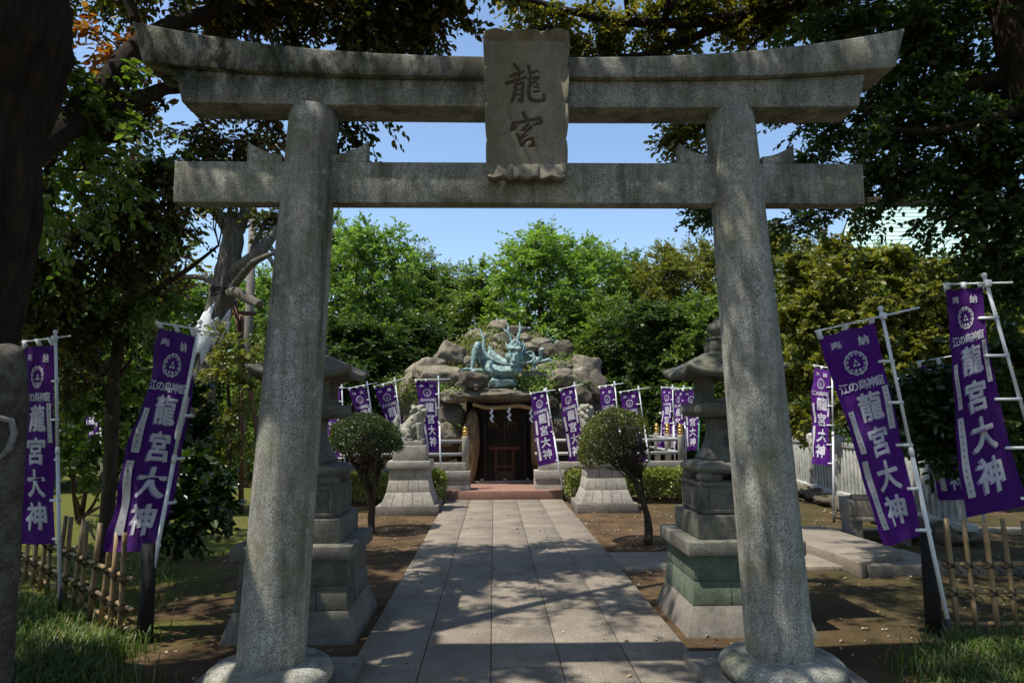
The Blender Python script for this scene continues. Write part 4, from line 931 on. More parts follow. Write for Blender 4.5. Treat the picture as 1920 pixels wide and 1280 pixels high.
MB().box((*(d*L/2), 0.19), (L, 0.22, 0.09), rz=ang).build('sill', M['white_stone'], t, bevel=0.008)
rr = np.random.default_rng(31)
for k in range(13):
    s_ = (k+0.5)*L/13; P = d*s_
    rk = rock((P[0]-0.05, P[1], 0.06), (0.9, 0.85, 0.26+rr.uniform(0, .1)), 300+k, 0.25, rz=ang, sub=3); rk.build('footing_rock', M['rock_dark'], t, smooth=True)
b = thing('stone_basin', 'rectangular grey stone water basin standing on stone feet by the walkway', 'basin', (5.05, 9.15, 0)); b.rotation_euler = (0, 0, -0.25)
mb = MB().span((-0.36,-0.30,0.24), (0.36,0.30,0.30)).span((-0.36,-0.30,0.301), (-0.28,0.30,0.50)).span((0.28,-0.30,0.301), (0.36,0.30,0.50)).span((-0.279,-0.30,0.301), (0.279,-0.22,0.50)).span((-0.279,0.22,0.301), (0.279,0.30,0.50))
mb.build('trough', M['pedestal_stone'], b, bevel=0.008)
for x in (-0.28, 0.28): MB().span((x-0.07,-0.27,-0.05), (x+0.07,0.27,0.238)).build('foot', M['pedestal_stone'], b, bevel=0.008)
mb = MB()
for k in range(9): mb.tube([(-0.3+0.01*k, -0.26+0.065*k, 0.515), (0.3-0.02*k, -0.24+0.062*k, 0.515)], 0.014, 8)
mb.build('bamboo_cover', M['bamboo'], b, smooth=True)
# left stele
st = thing('stone_stele', 'rough lichen spotted stone stele with a pale carved sign at the left picture edge', 'stele', (-2.635, 3.42, 0), 0.67)
V, F = ico(5); q = np.sign(V)*np.abs(V)**0.28; q = q/np.abs(q).max(0); q = q*np.array([0.30, 0.22, 1.02])
q = np.array([v*(1+0.03*noise.noise(Vector(v)*4)+0.012*noise.noise(Vector(v)*15)) for v in q]); q[:, 0] *= 1.0-0.03*q[:, 2]; q[:, 2] += 0.97
sb = MB().add(q, F).build('shaft', M['stele'], st, smooth=True)
mb = MB()
for pts, r in (([(0.06,1.60),(0.17,1.62),(0.235,1.60),(0.25,1.54),(0.235,1.47),(0.20,1.42)], .016), ([(0.06,1.60),(0.075,1.50),(0.07,1.45)], .013), ([(0.16,1.60),(0.175,1.55)], .013)):
    mb.tube([(x-0.02, -0.226, z) for x, z in pts], [r*0.7]+[r]*(len(pts)-2)+[r*0.6], 8)
mb.build('carved_sign', M['sign_stone'], sb, smooth=True)
# building with the pale green roof, far right
bd = thing('roofed_building', 'building with a pale green ribbed metal roof glimpsed through leaves at right', 'building', (17.5, 27, 0))
BO_ = np.array([17.5, 27, 0])
e0, e1 = at(1560, 505, 24.5)-BO_, at(2050, 505, 24.5)-BO_; r0, r1 = at(1600, 383, 29)-BO_, at(2050, 383, 29)-BO_
e1[2] = e0[2]; r1[2] = r0[2]
mb = MB().add([e0, e1, r1, r0, e0-[0,0,.15], e1-[0,0,.15], r1-[0,0,.15], r0-[0,0,.15]], [(0,1,2,3),(7,6,5,4),(0,4,5,1),(1,5,6,2),(2,6,7,3),(3,7,4,0)])
rv = r0*np.array([1,0,1])+np.array([0, 2*r0[1]-e0[1], 0]); 
mb.add([r0, r1, [r1[0], 2*r0[1]-e0[1], e0[2]], [r0[0], 2*r0[1]-e0[1], e0[2]]], [(0,1,2,3)])
for k in range(16):
    f = (k+0.5)/16; a = e0+(r0-e0)*f; c = e1+(r1-e1)*f; mb.tube([a+[0,0,.02], c+[0,0,.005]], 0.018, 6)
M['green_roof'] = plain('pale_green_roof', (0.42,0.60,0.54), 0.55, 0, 0.12, 3)
rf = mb.build('roof', M['green_roof'], bd)
MB().tube([r0+[-.1,0,.1], r1+[.1,0,.1]], 0.28, 8).build('ridge', M['bark_dark'], rf)
MB().span((e0[0]+0.8, e0[1]+0.8, -0.1), (e1[0]-0.8, 2*r0[1]-e0[1]-0.8, e0[2]-0.05)).build('wall', M['prop_wood'], bd)
# utility pole
u = at(471, 500, 17); up_ = thing('utility_pole', 'grey utility pole with dark sleeves standing behind the gnarled left tree', 'utility pole', (u[0], 17, 0))
MB().tube([(0,0,-0.1), (0,0,7.4)], [0.13, 0.09], 14).build('pole', M['pedestal_stone'], up_, smooth=True)
MB().span((-0.6,-0.05,6.6), (0.6,0.05,6.7)).build('cross_arm', M['steel'], up_, bevel=0.01)
for s_ in (0, 0.3): MB().tube([(0.2,0,6.3-s_), (0.9,0.2,5.2-s_)], 0.06, 8).build('cable_sleeve', M['black_metal'], up_, smooth=True)
# ------------------------------------------------------------------ foliage
def unit(a): return a/(np.linalg.norm(a, axis=-1, keepdims=True)+1e-9)
def add_leaves(mb, pos, d, up, L, wr=0.36, mi=0, simple=False, fold=0.16):
    d = unit(d); s_ = unit(np.cross(d, up)); n_ = np.cross(s_, d); L = np.broadcast_to(L, (len(pos),))[:, None]; w_ = L*wr
    if simple:
        V = np.stack([pos, pos+d*L*.45+s_*w_+n_*w_*fold, pos+d*L, pos+d*L*.45-s_*w_+n_*w_*fold], 1).reshape(-1, 3); i = np.arange(len(pos))*4
        mb.add(V, np.concatenate([np.stack([i, i+1, i+2], 1), np.stack([i, i+2, i+3], 1)]), mi)
    else:
        tip = pos+d*L-n_*L*.10
        V = np.stack([pos, pos+d*L*.28+s_*w_*.85+n_*w_*fold*2, pos+d*L*.66+s_*w_*.8+n_*w_*fold*1.4, tip, pos+d*L*.66-s_*w_*.8+n_*w_*fold*1.4, pos+d*L*.28-s_*w_*.85+n_*w_*fold*2], 1).reshape(-1, 3)
        i = np.arange(len(pos))*6; mb.add(V, np.concatenate([np.stack([i, i+1, i+2, i+3], 1), np.stack([i, i+3, i+4, i+5], 1)]), mi)
def sprays(lb, tb, o, d, Ls, K, leaf, rng, droop=0.25, wr=0.36, simple=False, mi=0, updir=0.5, twig=0.004, hang=0.15):
    """o,d: spray origins / directions; K leaves along each twig"""
    n = len(o); d = unit(d); Ls = np.broadcast_to(Ls, (n,)); t_ = (np.arange(K)+0.6)/K
    side = unit(np.cross(d, np.array([0.02, 0.03, 1.0]))); P = []; D = []; U = []
    for k in range(K):
        p = o+d*(Ls*t_[k])[:, None]; p[:, 2] -= droop*Ls*t_[k]**2
        sg = 1 if k % 2 else -1
        dd = d*(0.55+0.5*(k == K-1)) + side*sg*0.85*(k < K-1) + rng.normal(0, 0.38, (n, 3)); dd[:, 2] -= hang
        P.append(p); D.append(dd); U.append(np.array([0, 0, updir])+rng.normal(0, 0.5, (n, 3)))
    P = np.concatenate(P); D = np.concatenate(D); U = np.concatenate(U)
    add_leaves(lb, P, D, U, leaf*rng.uniform(0.65, 1.25, len(P)), wr, mi, simple)
    if tb is not None and twig:
        e1 = side*twig; e2 = np.cross(d, side)*twig; m1 = o+d*(Ls*.5)[:, None]; m1[:, 2] -= droop*Ls*.25; e = o+d*Ls[:, None]; e[:, 2] -= droop*Ls
        V = np.stack([o+e1, o-e1*.5+e2*.87, o-e1*.5-e2*.87, m1+e1*.6, m1-e1*.3+e2*.5, m1-e1*.3-e2*.5, e], 1).reshape(-1, 3); i = np.arange(n)*7
        F = [np.stack([i+a, i+b, i+3+b, i+3+a], 1) for a, b in ((0,1),(1,2),(2,0))]; G_ = [np.stack([i+3+a, i+3+b, i+6], 1) for a, b in ((0,1),(1,2),(2,0))]
        tb.add(V, np.concatenate(F)); tb.add(np.zeros((0, 3)), np.zeros((0, 3), int)); tb.f.append((np.concatenate(G_)+tb.n-len(V), 0))
def wander(a, b, n, amp, rng, sag=0.0):
    k = np.linspace(0, 1, n)[:, None]; P = a*(1-k)+b*k; off = rng.normal(0, amp, (n, 3)); off = np.cumsum(off, 0)*0.5; off -= off[0]; off -= k*off[-1]
    P = P+off; P[:, 2] += sag*np.sin(k[:, 0]*math.pi); return P
def make_tree(name, label, cat, base, trunk, tr, limbs=(), blobs=(), bark_m='bark_mid', leaf_m='leaf_mid', leaf=0.09, nsub=16, nspr=7, K=12, slen=0.3, seed=1, droop=0.25,
              wr=0.36, simple=False, n=12, group=None, hang=0.15, shell=2.2, jit=0.12, twig=0.004, extra=None, crown_mats=None, blobmat=None, updir=0.5, ridge=0.0):
    """trunk: points in the place; limbs: [(pts, radii)]; blobs: [(centre, (rx,ry,rz), weight)]"""
    rng = np.random.default_rng(seed); base = np.array(base, float); t = thing(name, label, cat, base, group=group)
    wb, lb = MB(), MB(); trunk = np.array(trunk, float)-base
    def smooth_pts(P, Rd, m):
        P = np.array(P, float); x = np.linspace(0, 1, len(P)); xs_ = np.linspace(0, 1, m)
        Q = np.stack([np.interp(xs_, x, P[:, i]) for i in range(3)], 1); Rq = np.interp(xs_, x, np.broadcast_to(Rd, (len(P),)))
        for _ in range(max(1, m//8)): Q[1:-1] = (Q[:-2]+2*Q[1:-1]+Q[2:])/4; Rq[1:-1] = (Rq[:-2]+2*Rq[1:-1]+Rq[2:])/4
        return Q, Rq
    nodes = []; Q, Rq = smooth_pts(trunk, tr, 22)
    if ridge: Q2, R2 = smooth_pts(trunk, tr, 90); wb.tube(Q2, R2, 72, ridge=ridge)
    else: wb.tube(Q, Rq, n+4, jit=jit, rng=rng)
    for p, r in zip(Q[6:], Rq[6:]): nodes.append((p, r))
    for pts, rd in limbs:
        Q, Rq = smooth_pts(np.array(pts, float)-base, rd, 16); wb.tube(Q, Rq, n, jit=jit, rng=rng)
        for p, r in zip(Q[3:], Rq[3:]): nodes.append((p, r))
    NP = np.array([p for p, r in nodes]); NR = np.array([r for p, r in nodes])
    for bi, (c, rad, wgt) in enumerate(blobs):
        c = np.array(c, float)-base; rad = np.broadcast_to(np.array(rad, float), (3,))
        dist = np.linalg.norm(NP-c, axis=1)+np.maximum(0, NP[:, 2]-c[2])*0.8; dist = np.where(dist < 0.12, 9, dist); j = int(np.argmin(dist)); r0 = max(0.008, min(NR[j]*0.6, 0.018+0.012*dist[j]))
        br = wander(NP[j], c, 9, 0.05*dist[j]**0.5, rng, 0.05*dist[j]); rb = np.linspace(r0, r0*0.4, 9)
        wb.tube(br, rb, 7)
        m_ = max(2, int(nsub*wgt)); dirs = unit(rng.normal(0, 1, (m_, 3))); rr_ = rng.random(m_)**(1/shell); tg = c+dirs*rr_[:, None]*rad
        O, D = [], []
        for q in range(m_):
            s0 = br[rng.integers(4, 9)]; sb_ = wander(s0, tg[q], 6, 0.06*np.linalg.norm(tg[q]-s0), rng, 0.03); wb.tube(sb_, np.linspace(r0*0.38, 0.004, 6), 4, cap=False)
            f = rng.uniform(0.35, 1.0, nspr); f[0] = 1.0; idx = f*5; i0 = np.minimum(idx.astype(int), 4); fr = (idx-i0)[:, None]
            o = sb_[i0]*(1-fr)+sb_[i0+1]*fr; dd = unit(sb_[-1]-sb_[0])*0.55+rng.normal(0, 0.6, (nspr, 3))+unit(o-c)*0.5
            O.append(o); D.append(dd)
        sprays(lb, wb, np.concatenate(O), np.concatenate(D), slen*rng.uniform(0.6, 1.25, m_*nspr), K, leaf, rng, droop, wr, simple, (blobmat[bi] if blobmat and bi < len(blobmat) else 0), updir, twig, hang)
    tk = wb.build('trunk', M[bark_m], t, smooth=True)
    if extra: extra(t, tk, base)
    lb.build('crown', [M[q] for q in (crown_mats or [leaf_m])], t)
    return t
A = at
# the huge dark tree at the left edge, its limbs crossing above the gate
tb = A(-60, 500, 4.1); tb0 = np.array([tb[0], 4.1, 0])
tr_pts = [(tb[0]-0.55, 4.1, -0.1), (tb[0]-0.45, 4.1, 0.8), (tb[0]-0.12, 4.1, 2.0), A(-58,420,4.1), A(-62,280,4.1), A(-45,150,4.1), A(-30,60,4.1), A(-40,-60,4.1), A(-60,-300,4.1), A(-20,-600,4.1)]
limbs = [([A(-10,330,4.1), A(60,262,4.8), A(140,240,5.2), A(190,172,5.4), A(258,78,5.6), A(310,46,5.8), A(430,15,6.2), A(560,-35,6.5), A(720,-110,6.6)], [.16,.13,.11,.10,.085,.075,.06,.05,.03]),
 ([A(140,240,5.2), A(200,203,5.5), A(262,188,5.6), A(312,162,5.8), A(350,168,6.0), A(420,120,6.3)], [.085,.075,.065,.055,.05,.03]),
 ([A(120,245,5.1), A(170,236,5.3), A(215,256,5.4), A(262,256,5.5)], [.08,.075,.06,.04]),
 ([A(255,45,5.6), A(238,-10,5.6), A(215,-90,5.5), A(200,-260,5.2)], [.04,.05,.055,.05]),
 ([A(-45,-100,4.1), (-2.6,3.6,4.8), (-1.6,3.0,5.8), (-0.4,3.0,6.4), (0.8,3.4,6.6)], [.2,.10,.06,.04,.02]),
 ([A(-45,-200,4.1), (-2.6,4.6,5.2), (-1.8,5.4,6.0), (-0.8,6.0,6.5), (0.2,6.3,6.5)], [.17,.09,.05,.035,.02]),
 ([A(-50,-250,4.1), (-4.0,5.2,5.6), (-4.6,6.6,6.2)], [.15,.1,.05]),
 ([A(-45,-150,4.1), (-3.4,2.4,5.2), (-3.6,0.0,5.4), (-3.0,-2.4,5.3)], [.18,.14,.1,.05])]  # last limb runs behind the camera, added to carry unseen foliage
bl = [(A(150,150,5.5),(.55,.5,.45),0.44),(A(215,80,5.6),(.45,.5,.35),0.30),(A(90,210,5.2),(.4,.4,.4),0.33),(A(235,230,5.6),(.5,.5,.35),0.39),(A(310,210,6.0),(.4,.5,.3),0.28),(A(160,320,5.6),(.55,.5,.4),0.50),(A(90,390,5.2),(.45,.45,.4),0.44),
 (A(430,55,6.6),(.6,.5,.35),.6),(A(540,40,6.9),(.6,.5,.4),.8),(A(620,20,6.9),(.55,.5,.4),.8),(A(740,30,7.0),(.45,.5,.5),1.8),(A(700,70,6.9),(.35,.4,.3),1.0),(A(790,20,7.1),(.35,.4,.45),1.2),(A(850,45,7.2),(.25,.3,.22),.5),(A(690,200,7.0),(.22,.25,.2),.35),(A(650,235,6.9),(.25,.3,.18),.4),(A(560,225,7.2),(.4,.4,.25),.6),
 (A(470,-30,6.4),(.8,.7,.5),1),(A(300,-60,5.9),(.8,.7,.6),1)]
for c in [(-4.6,2.0,6.2),(-3.2,1.4,6.4),(-1.9,1.6,6.8),(-0.7,1.6,7.0),(0.6,2.2,7.0),(-4.4,3.6,6.8),(-3.0,3.2,7.2),(-1.6,3.0,7.0),(-0.3,3.2,7.1),(0.9,3.6,7.0),(-4.8,5.0,6.9),(-3.4,4.8,7.0),(-2.0,4.9,6.8),(-0.6,5.0,7.0),(0.4,5.5,6.9),(-4.4,6.5,6.8),(-3.0,6.4,6.7),(-1.7,6.6,6.7),(-0.5,6.6,6.8),(-5.8,3.4,6.4),(-6.0,5.4,6.4),(-2.4,0.2,6.6),(-0.8,0.3,6.9),(0.6,0.6,7.0),(-5.6,7.2,6.5),(-4.6,7.3,6.6),(-3.6,7.3,6.7),(-2.5,7.4,6.7),(-1.4,7.4,6.8),(-0.3,7.3,6.8)]:
    bl.append((c, (.75,.75,.5), .85 if (-3.5 < c[0] < 1.2 and 2.5 < c[1] < 5.6) else 1.1))
for c in [(-5.5,0.6,4.8),(-5.6,-1.0,4.4),(-4.4,-2.4,4.6),(-3.0,-3.4,5.0),(-1.4,-3.8,5.4),(-3.6,-0.6,5.6),(-2.0,-1.6,5.8),(-0.4,-2.0,6.0),(-6.6,1.8,4.4),(-7.0,3.4,4.6),(-6.4,3.0,2.6),(-5.6,1.2,2.4),(-5.2,-0.8,2.4),(-7.4,5.0,3.2),(-6.8,2.6,6.2),(-7.0,4.4,6.3),(-6.9,6.4,6.3),(-7.8,5.4,6.0),(-5.8,2.2,6.3),(-8.0,7.4,6.0),(-6.6,8.2,6.4)]:  # unseen foliage added behind and left of the camera to deepen the shade
    bl.append((c, (1.2,1.2,.9), 2.0))
nv_ = 19
make_tree('broadleaf_tree', 'huge dark trunked evergreen tree at the left picture edge spreading limbs over the gate', 'tree', tb0, tr_pts, [.46,.40,.36,.37,.37,.42,.47,.45,.36,.22], limbs, bl, 'bark_dark', 'leaf_canopy', .08, 20, 7, 10, .32, 11, 0.3, .30,
          crown_mats=['leaf_canopy','leaf_brown','leaf_orange','leaf_mid'], ridge=.16, blobmat=[3,2,1,3,1,3,3,1,1,1,0,0,0,1,0,0,1,0,0]+[0]*44, hang=.3)
# the dark tree at the right
tb = np.array([6.4, 6.2, 0])
tr_pts = [(6.4,6.2,-.1),(6.2,6.2,1.2),(5.9,6.2,2.6),A(1960,260,6.2),A(1925,130,6.2),A(1893,30,6.2),A(1880,-60,6.2),A(1860,-300,6.2)]
limbs = [([A(1925,140,6.2), A(1850,155,6.4), A(1760,172,6.6), A(1690,190,6.8)], [.11,.09,.07,.04]),
 ([A(1935,200,6.2), A(1860,222,6.1), A(1760,248,6.2), A(1680,246,6.4), A(1645,225,6.4), A(1615,200,6.4)], [.07,.05,.035,.028,.022,.014]),
 ([A(1885,0,6.2), A(1750,-60,6.9), A(1600,-15,7.5), A(1480,22,7.9), A(1330,40,8.2), A(1200,52,8.3), A(1060,22,8.4), A(960,-12,8.4)], [.14,.12,.1,.09,.075,.06,.045,.02]),
 ([A(1400,30,8.1), A(1320,62,8.3), A(1240,100,8.4), A(1165,106,8.5)], [.06,.055,.045,.025]),
 ([A(1490,20,7.9), A(1440,60,8.0), A(1400,95,8.1)], [.05,.035,.02]),
 ([A(1880,-80,6.2), (4.4,5.0,5.6), (3.4,4.2,6.4), (2.4,3.8,6.8)], [.15,.09,.05,.025]),
 ([A(1960,260,6.2), A(1800,330,6.6), A(1690,340,6.9)], [.07,.05,.025]),
 ([A(1875,-100,6.2), (5.2,7.6,6.4), (4.6,8.4,6.8)], [.12,.08,.04]),
 ([A(1880,-80,6.2), (5.2,3.4,5.4), (4.8,0.6,5.5), (3.6,-2.2,5.4)], [.16,.13,.09,.05])]  # last limb is an added one, holding the out-of-view crown
bl = []
for x, y, Y, r, wg in [(1540,60,6.8,.5,0.69),(1620,40,6.6,.5,0.75),(1700,60,6.6,.5,0.86),(1790,50,6.6,.5,0.86),(1730,130,6.7,.5,0.92),(1650,170,6.9,.4,0.63),(1820,150,6.7,.5,0.98),(1900,180,6.6,.45,0.86),(1760,230,6.5,.5,0.98),(1680,250,6.5,.4,0.58),
 (1850,260,6.5,.5,0.98),(1640,300,6.8,.35,0.40),(1720,320,6.8,.45,0.63),(1800,340,6.7,.5,0.92),(1890,350,6.6,.5,0.92),(1840,420,6.6,.45,0.81),(1910,440,6.5,.4,0.69),(1760,400,6.8,.4,0.46),(1680,380,7.0,.4,0.40),(1640,360,7.3,.35,0.34),(1560,410,8.0,.4,0.40),(1480,420,8.4,.4,0.40),(1860,510,6.8,.35,0.58),(1910,560,6.6,.35,0.58),
 (1450,10,7.9,.5,1.28),(1380,30,8.2,.45,1.12),(1290,15,8.3,.45,0.96),(1200,40,8.5,.4,0.72),(1120,60,8.6,.4,0.72),(1060,95,8.7,.35,0.80),(1020,60,8.7,.4,0.88),(1130,110,8.7,.4,0.80),(1250,85,8.6,.4,0.80),(980,20,8.8,.35,0.80),(1330,-20,8.4,.5,1.12),
 (1285,262,8.8,.28,.6),(1330,240,8.7,.25,.5),(1275,285,8.8,.2,.4),(1325,405,8.8,.18,.35),(1310,390,8.8,.12,.25),(1520,290,7.6,.3,.4),(1500,240,7.6,.3,.4),(1580,250,7.2,.3,.5)]:
    bl.append((A(x, y, Y), (r*1.1, r, r*.75), wg))
for c in [(2.2,3.4,7.0),(3.4,3.6,6.9),(4.6,3.8,6.7),(5.8,3.8,6.4),(2.4,4.8,7.2),(3.6,5.0,7.0),(4.8,5.2,6.6),(6.0,5.0,6.6),(3.8,6.4,7.2),(5.2,6.6,7.2),(6.4,7.0,7.0),(3.0,2.0,6.8),(4.4,2.2,6.6),(2.0,6.2,7.4),(7.2,4.0,6.4),(2.2,7.0,6.8),(3.2,7.0,7.0),(1.6,6.0,7.2),(0.9,4.6,7.2),(2.8,5.6,7.4),(1.6,3.0,7.2),(3.0,6.2,6.8),(4.2,7.2,7.2),(1.2,2.0,6.9),(7.4,6.2,6.6),(4.6,8.0,6.9),(6.0,8.4,6.8)]: bl.append((c, (.85,.85,.55), 1.7))
nfar = 0
for c in [(6.0,1.0,4.8),(6.2,-0.8,4.4),(5.0,-2.2,4.6),(3.6,-3.2,5.0),(1.8,-3.8,5.4),(0.4,-3.4,5.8),(4.0,-0.6,5.6),(2.4,-1.4,5.8),(1.0,-1.6,6.0),(7.4,2.6,4.4),(6.8,2.6,2.6),(6.0,0.6,2.6),(5.4,-1.2,2.6),(7.6,4.4,3.0)]:  # out-of-view blobs added to block sky light from behind and the right
    bl.append((c, (1.2,1.2,.9), 2.0)); nfar += 1
bm = [0]*24+[1]*11+[1,1,1,0,0,0,0,0]+[0]*(26+nfar)
make_tree('broadleaf_tree', 'dark dense evergreen tree at the right picture edge hanging over the gate end', 'tree', tb, tr_pts, [.30,.27,.25,.21,.20,.18,.17,.12], limbs, bl, 'bark_dark', 'leaf_canopy', .072, 20, 7, 10, .28, 12, 0.25, .33,
          crown_mats=['leaf_deep','leaf_yellow2'], blobmat=bm, hang=.2)
# shrubby tree with drooping bronze leaves, left
tb = np.array([-5.0, 8.3, 0]); z = lambda *a: A(*a)
tr_pts = [z(198,1000,8.3), z(208,860,8.3), z(212,720,8.2), z(222,640,8.1), z(238,580,8.0), z(262,520,7.9), z(290,460,7.8)]
tr_pts[0] = np.array([tr_pts[0][0], 8.3, -0.05])
limbs = [([z(222,640,8.1), z(180,600,8.0), z(130,560,7.8), z(70,520,7.6)], [.05,.04,.03,.015]), ([z(240,575,8.0), z(300,540,7.9), z(360,500,7.9), z(410,460,7.9)], [.045,.035,.025,.015]), ([z(212,700,8.2), z(170,680,8.2), z(120,640,8.1)], [.03,.02,.012]), ([z(215,720,8.2), z(255,660,8.2), z(285,640,8.2)], [.025,.02,.012])]
bl = [(A(x, y, Y), (r*1.15, r, r*.8), wg) for x, y, Y, r, wg in [(110,470,7.4,.5,.8),(180,430,7.5,.5,.8),(250,400,7.6,.45,.8),(320,360,7.6,.4,.7),(390,320,7.6,.4,.6),(300,300,7.4,.4,.5),(400,260,7.6,.4,.4),(210,330,7.3,.45,.6),(130,350,7.2,.4,.5),(460,260,7.8,.35,.4),(90,570,7.6,.45,.8),(170,540,7.8,.5,.9),(250,500,7.9,.45,.7),(310,440,7.9,.3,.4),(290,560,8.0,.3,.4),(130,640,8.0,.4,.7),(220,610,8.1,.35,.5),(60,500,7.3,.4,.7),(40,420,7.0,.35,.6),(160,720,8.2,.35,.4)]]
make_tree('drooping_tree', 'slender trunked tree with drooping bronze green leaves behind the left leaning banner', 'tree', tb, tr_pts, [.085,.075,.07,.065,.055,.045,.03], limbs, bl, 'bark_mid', 'leaf_brown', .075, 20, 8, 10, .32, 13, .5, .30, hang=.55, crown_mats=['leaf_brown','leaf_canopy','leaf_mid'], blobmat=[k % 3 for k in range(20)])
# gnarled tree with the white dressing
tb = np.array([at(352,900,12)[0], 12.0, 0])
def gn_extra(t, tk, base):
    V, F = [], []; rr = np.random.default_rng(5); n1, n2 = 26, 22
    c0, c1 = at(368,690,12)-base, at(412,585,12)-base; ax = unit(c1-c0); L = np.linalg.norm(c1-c0)
    ex = unit(np.cross(ax, np.array([0,1.0,0]))); 
    if ex[0] < 0: ex = -ex
    ey = np.cross(ax, ex); ey = -ey if ey[1] > 0 else ey
    for i in range(n1):
        for j in range(n2):
            a = (j/(n2-1)-.5)*3.0+0.35; v = i/(n1-1)
            e_lo = 0.10+0.22*math.sin(a*3.1+1)+0.12*math.sin(a*7); e_hi = 0.95-0.10*math.sin(a*4.2)-0.08*math.sin(a*9+1)
            s_ = e_lo*.6+(e_hi-e_lo*.6)*v; r = 0.30-0.062*s_+0.012*noise.noise(Vector((a*2, s_*3, 1)))
            if i in (0, n1-1) or j in (0, n2-1): r -= 0.03
            V.append(c0+ax*L*s_+ex*math.sin(a)*r+ey*math.cos(a)*r)
    F = [(i*n2+j, i*n2+j+1, (i+1)*n2+j+1, (i+1)*n2+j) for i in range(n1-1) for j in range(n2-1)]
    MB().add(V, F).build('bark_dressing', M['plaster'], tk, smooth=True)
    mb = MB(); c = at(418,549,12)-base
    for k in range(4):
        th = np.linspace(0, 2*math.pi, 25); mb.tube([c+np.array([0.205*math.cos(a), 0.205*math.sin(a), 0.035*k-.05+0.03*math.cos(a+k)]) for a in th], .018, 6, cap=False)
    mb.build('tie_cord', M['cord'], tk)
Z = lambda x, y, Y=12.0: A(x, y, Y)
tr_pts = [np.array([tb[0], 12, -.1]), Z(360,790), Z(378,700), Z(400,620), Z(416,560), Z(428,500), Z(436,450), Z(440,400)]
limbs = [([Z(436,455), Z(425,425,11.9), Z(405,400,11.7), Z(385,370,11.5)], [.13,.11,.09,.06]), ([Z(438,450), Z(455,415,12.1), Z(462,385,12.2), Z(466,340,12.3)], [.12,.10,.09,.06]), ([Z(424,530), Z(450,500,11.9), Z(478,485,11.9), Z(498,458,12), Z(525,425,12.2), Z(560,400,12.3)], [.13,.13,.12,.10,.09,.06]),
 ([Z(420,560), Z(455,515,11.7), Z(470,495,11.6), Z(490,484,11.6), Z(512,475,11.6)], [.07,.07,.06,.05,.035]), ([Z(424,548), Z(445,548,11.7), Z(465,560,11.6), Z(488,572,11.5)], [.10,.09,.085,.075]), ([Z(415,540), Z(395,525,12.1), Z(370,518,12.2), Z(345,520,12.3), Z(310,510,12.4)], [.06,.055,.05,.04,.02]), ([Z(470,490), Z(476,460,12.2), Z(492,430,12.3), Z(500,400,12.4)], [.06,.05,.04,.03])]
bl = [(A(x, y, Y), (r*1.1, r, r*.7), wg) for x, y, Y, r, wg in [(500,405,12.3,.5,.5),(560,385,12.4,.5,.4),(470,330,12.3,.7,.8),(390,350,11.8,.7,.8),(350,480,12.3,.6,.6),(520,440,12.4,.35,.3),(420,380,12,.5,.4),(330,540,12.5,.5,.5),(440,300,12,.8,.8),(280,480,12.6,.6,.6)]]
make_tree('gnarled_tree', 'gnarled grey tree with a white bark dressing and tied black cord', 'tree', tb, tr_pts, [.36,.31,.26,.22,.20,.19,.17,.13], limbs, bl, 'bark_grey', 'leaf_yellow', .10, 14, 6, 9, .34, 14, .3, .33, n=18, jit=.22, ridge=.2, extra=gn_extra, crown_mats=['leaf_yellow','leaf_brown'], blobmat=[k % 2 for k in range(10)])
pr = thing('tree_prop', 'red brown wooden prop frame bracing the gnarled tree', 'tree support', (*at(462,760,12.35)[:2], 0)); po_ = np.array(pr.location)
for a, b in (((437,548),(476,775)), ((398,530),(386,800)), ((452,590),(452,790))): 
    p0 = A(*a, 12.35)-po_; p1 = A(*b, 12.35)-po_; p1 = p0+(p1-p0)*((p0[2]+.05)/(p0[2]-p1[2])); MB().tube([p1, p0], .045, 10).build('prop_pole', M['prop_wood'], pr, smooth=True)
MB().tube([A(385,585,12.44)-po_, A(480,588,12.44)-po_], .04, 10).build('cross_pole', M['prop_wood'], pr, smooth=True)
# sapling and camellias, left
S_ = np.array([-3.93, 10.45, 0])
make_tree('young_tree', 'thin sapling with sparse pale yellowish leaves standing in the moss left of the gate', 'tree', S_, [S_+[0,0,-.05], S_+[.0,0,.3], A(424,900,10.45), A(432,840,10.4), A(430,760,10.4), A(424,690,10.4)], [.06,.05,.045,.04,.03,.015],
  [([A(424,900,10.45), A(405,870,10.3), A(385,860,10.2)], [.03,.02,.01]), ([A(432,820,10.4), A(450,790,10.4)], [.02,.01])],
  [(A(x, y, 10.4), (r, r, r*.7), wg) for x, y, r, wg in [(430,660,.3,.6),(400,710,.3,.6),(455,720,.25,.5),(430,780,.3,.6),(395,800,.25,.5),(450,830,.2,.35),(470,660,.25,.4),(410,640,.25,.4)]], 'bark_mid', 'leaf_yellow', .07, 14, 5, 8, .25, 15, .2, .36)
def bush(name, label, base, blobs, leaf_m, leaf=.08, nsub=16, nspr=6, K=9, slen=.2, seed=1, stems=3, bark_m='bark_mid', wr=.4, cat='shrub', group=None, hang=.1, simple=False):
    base = np.array(base, float); rng = np.random.default_rng(seed); c = np.mean([b[0] for b in blobs], 0); limbs = []
    for k in range(stems):
        b = blobs[int(k*len(blobs)/stems)][0]; limbs.append((wander(base+np.array([rng.uniform(-.08,.08), rng.uniform(-.08,.08), .02]), np.array(b), 7, .05, rng), np.linspace(.03, .01, 7)))
    top = base*0.4+c*0.6
    return make_tree(name, label, cat, base, [base+[0,0,-.05], base*.7+top*.3, top], [.045,.04,.02], limbs, blobs, bark_m, leaf_m, leaf, nsub, nspr, K, slen, seed, .2, wr, simple, 8, group, hang)
def BL(lst): return [(A(x, y, Y), (r*1.15, r, r*.8), wg) for x, y, Y, r, wg in lst]
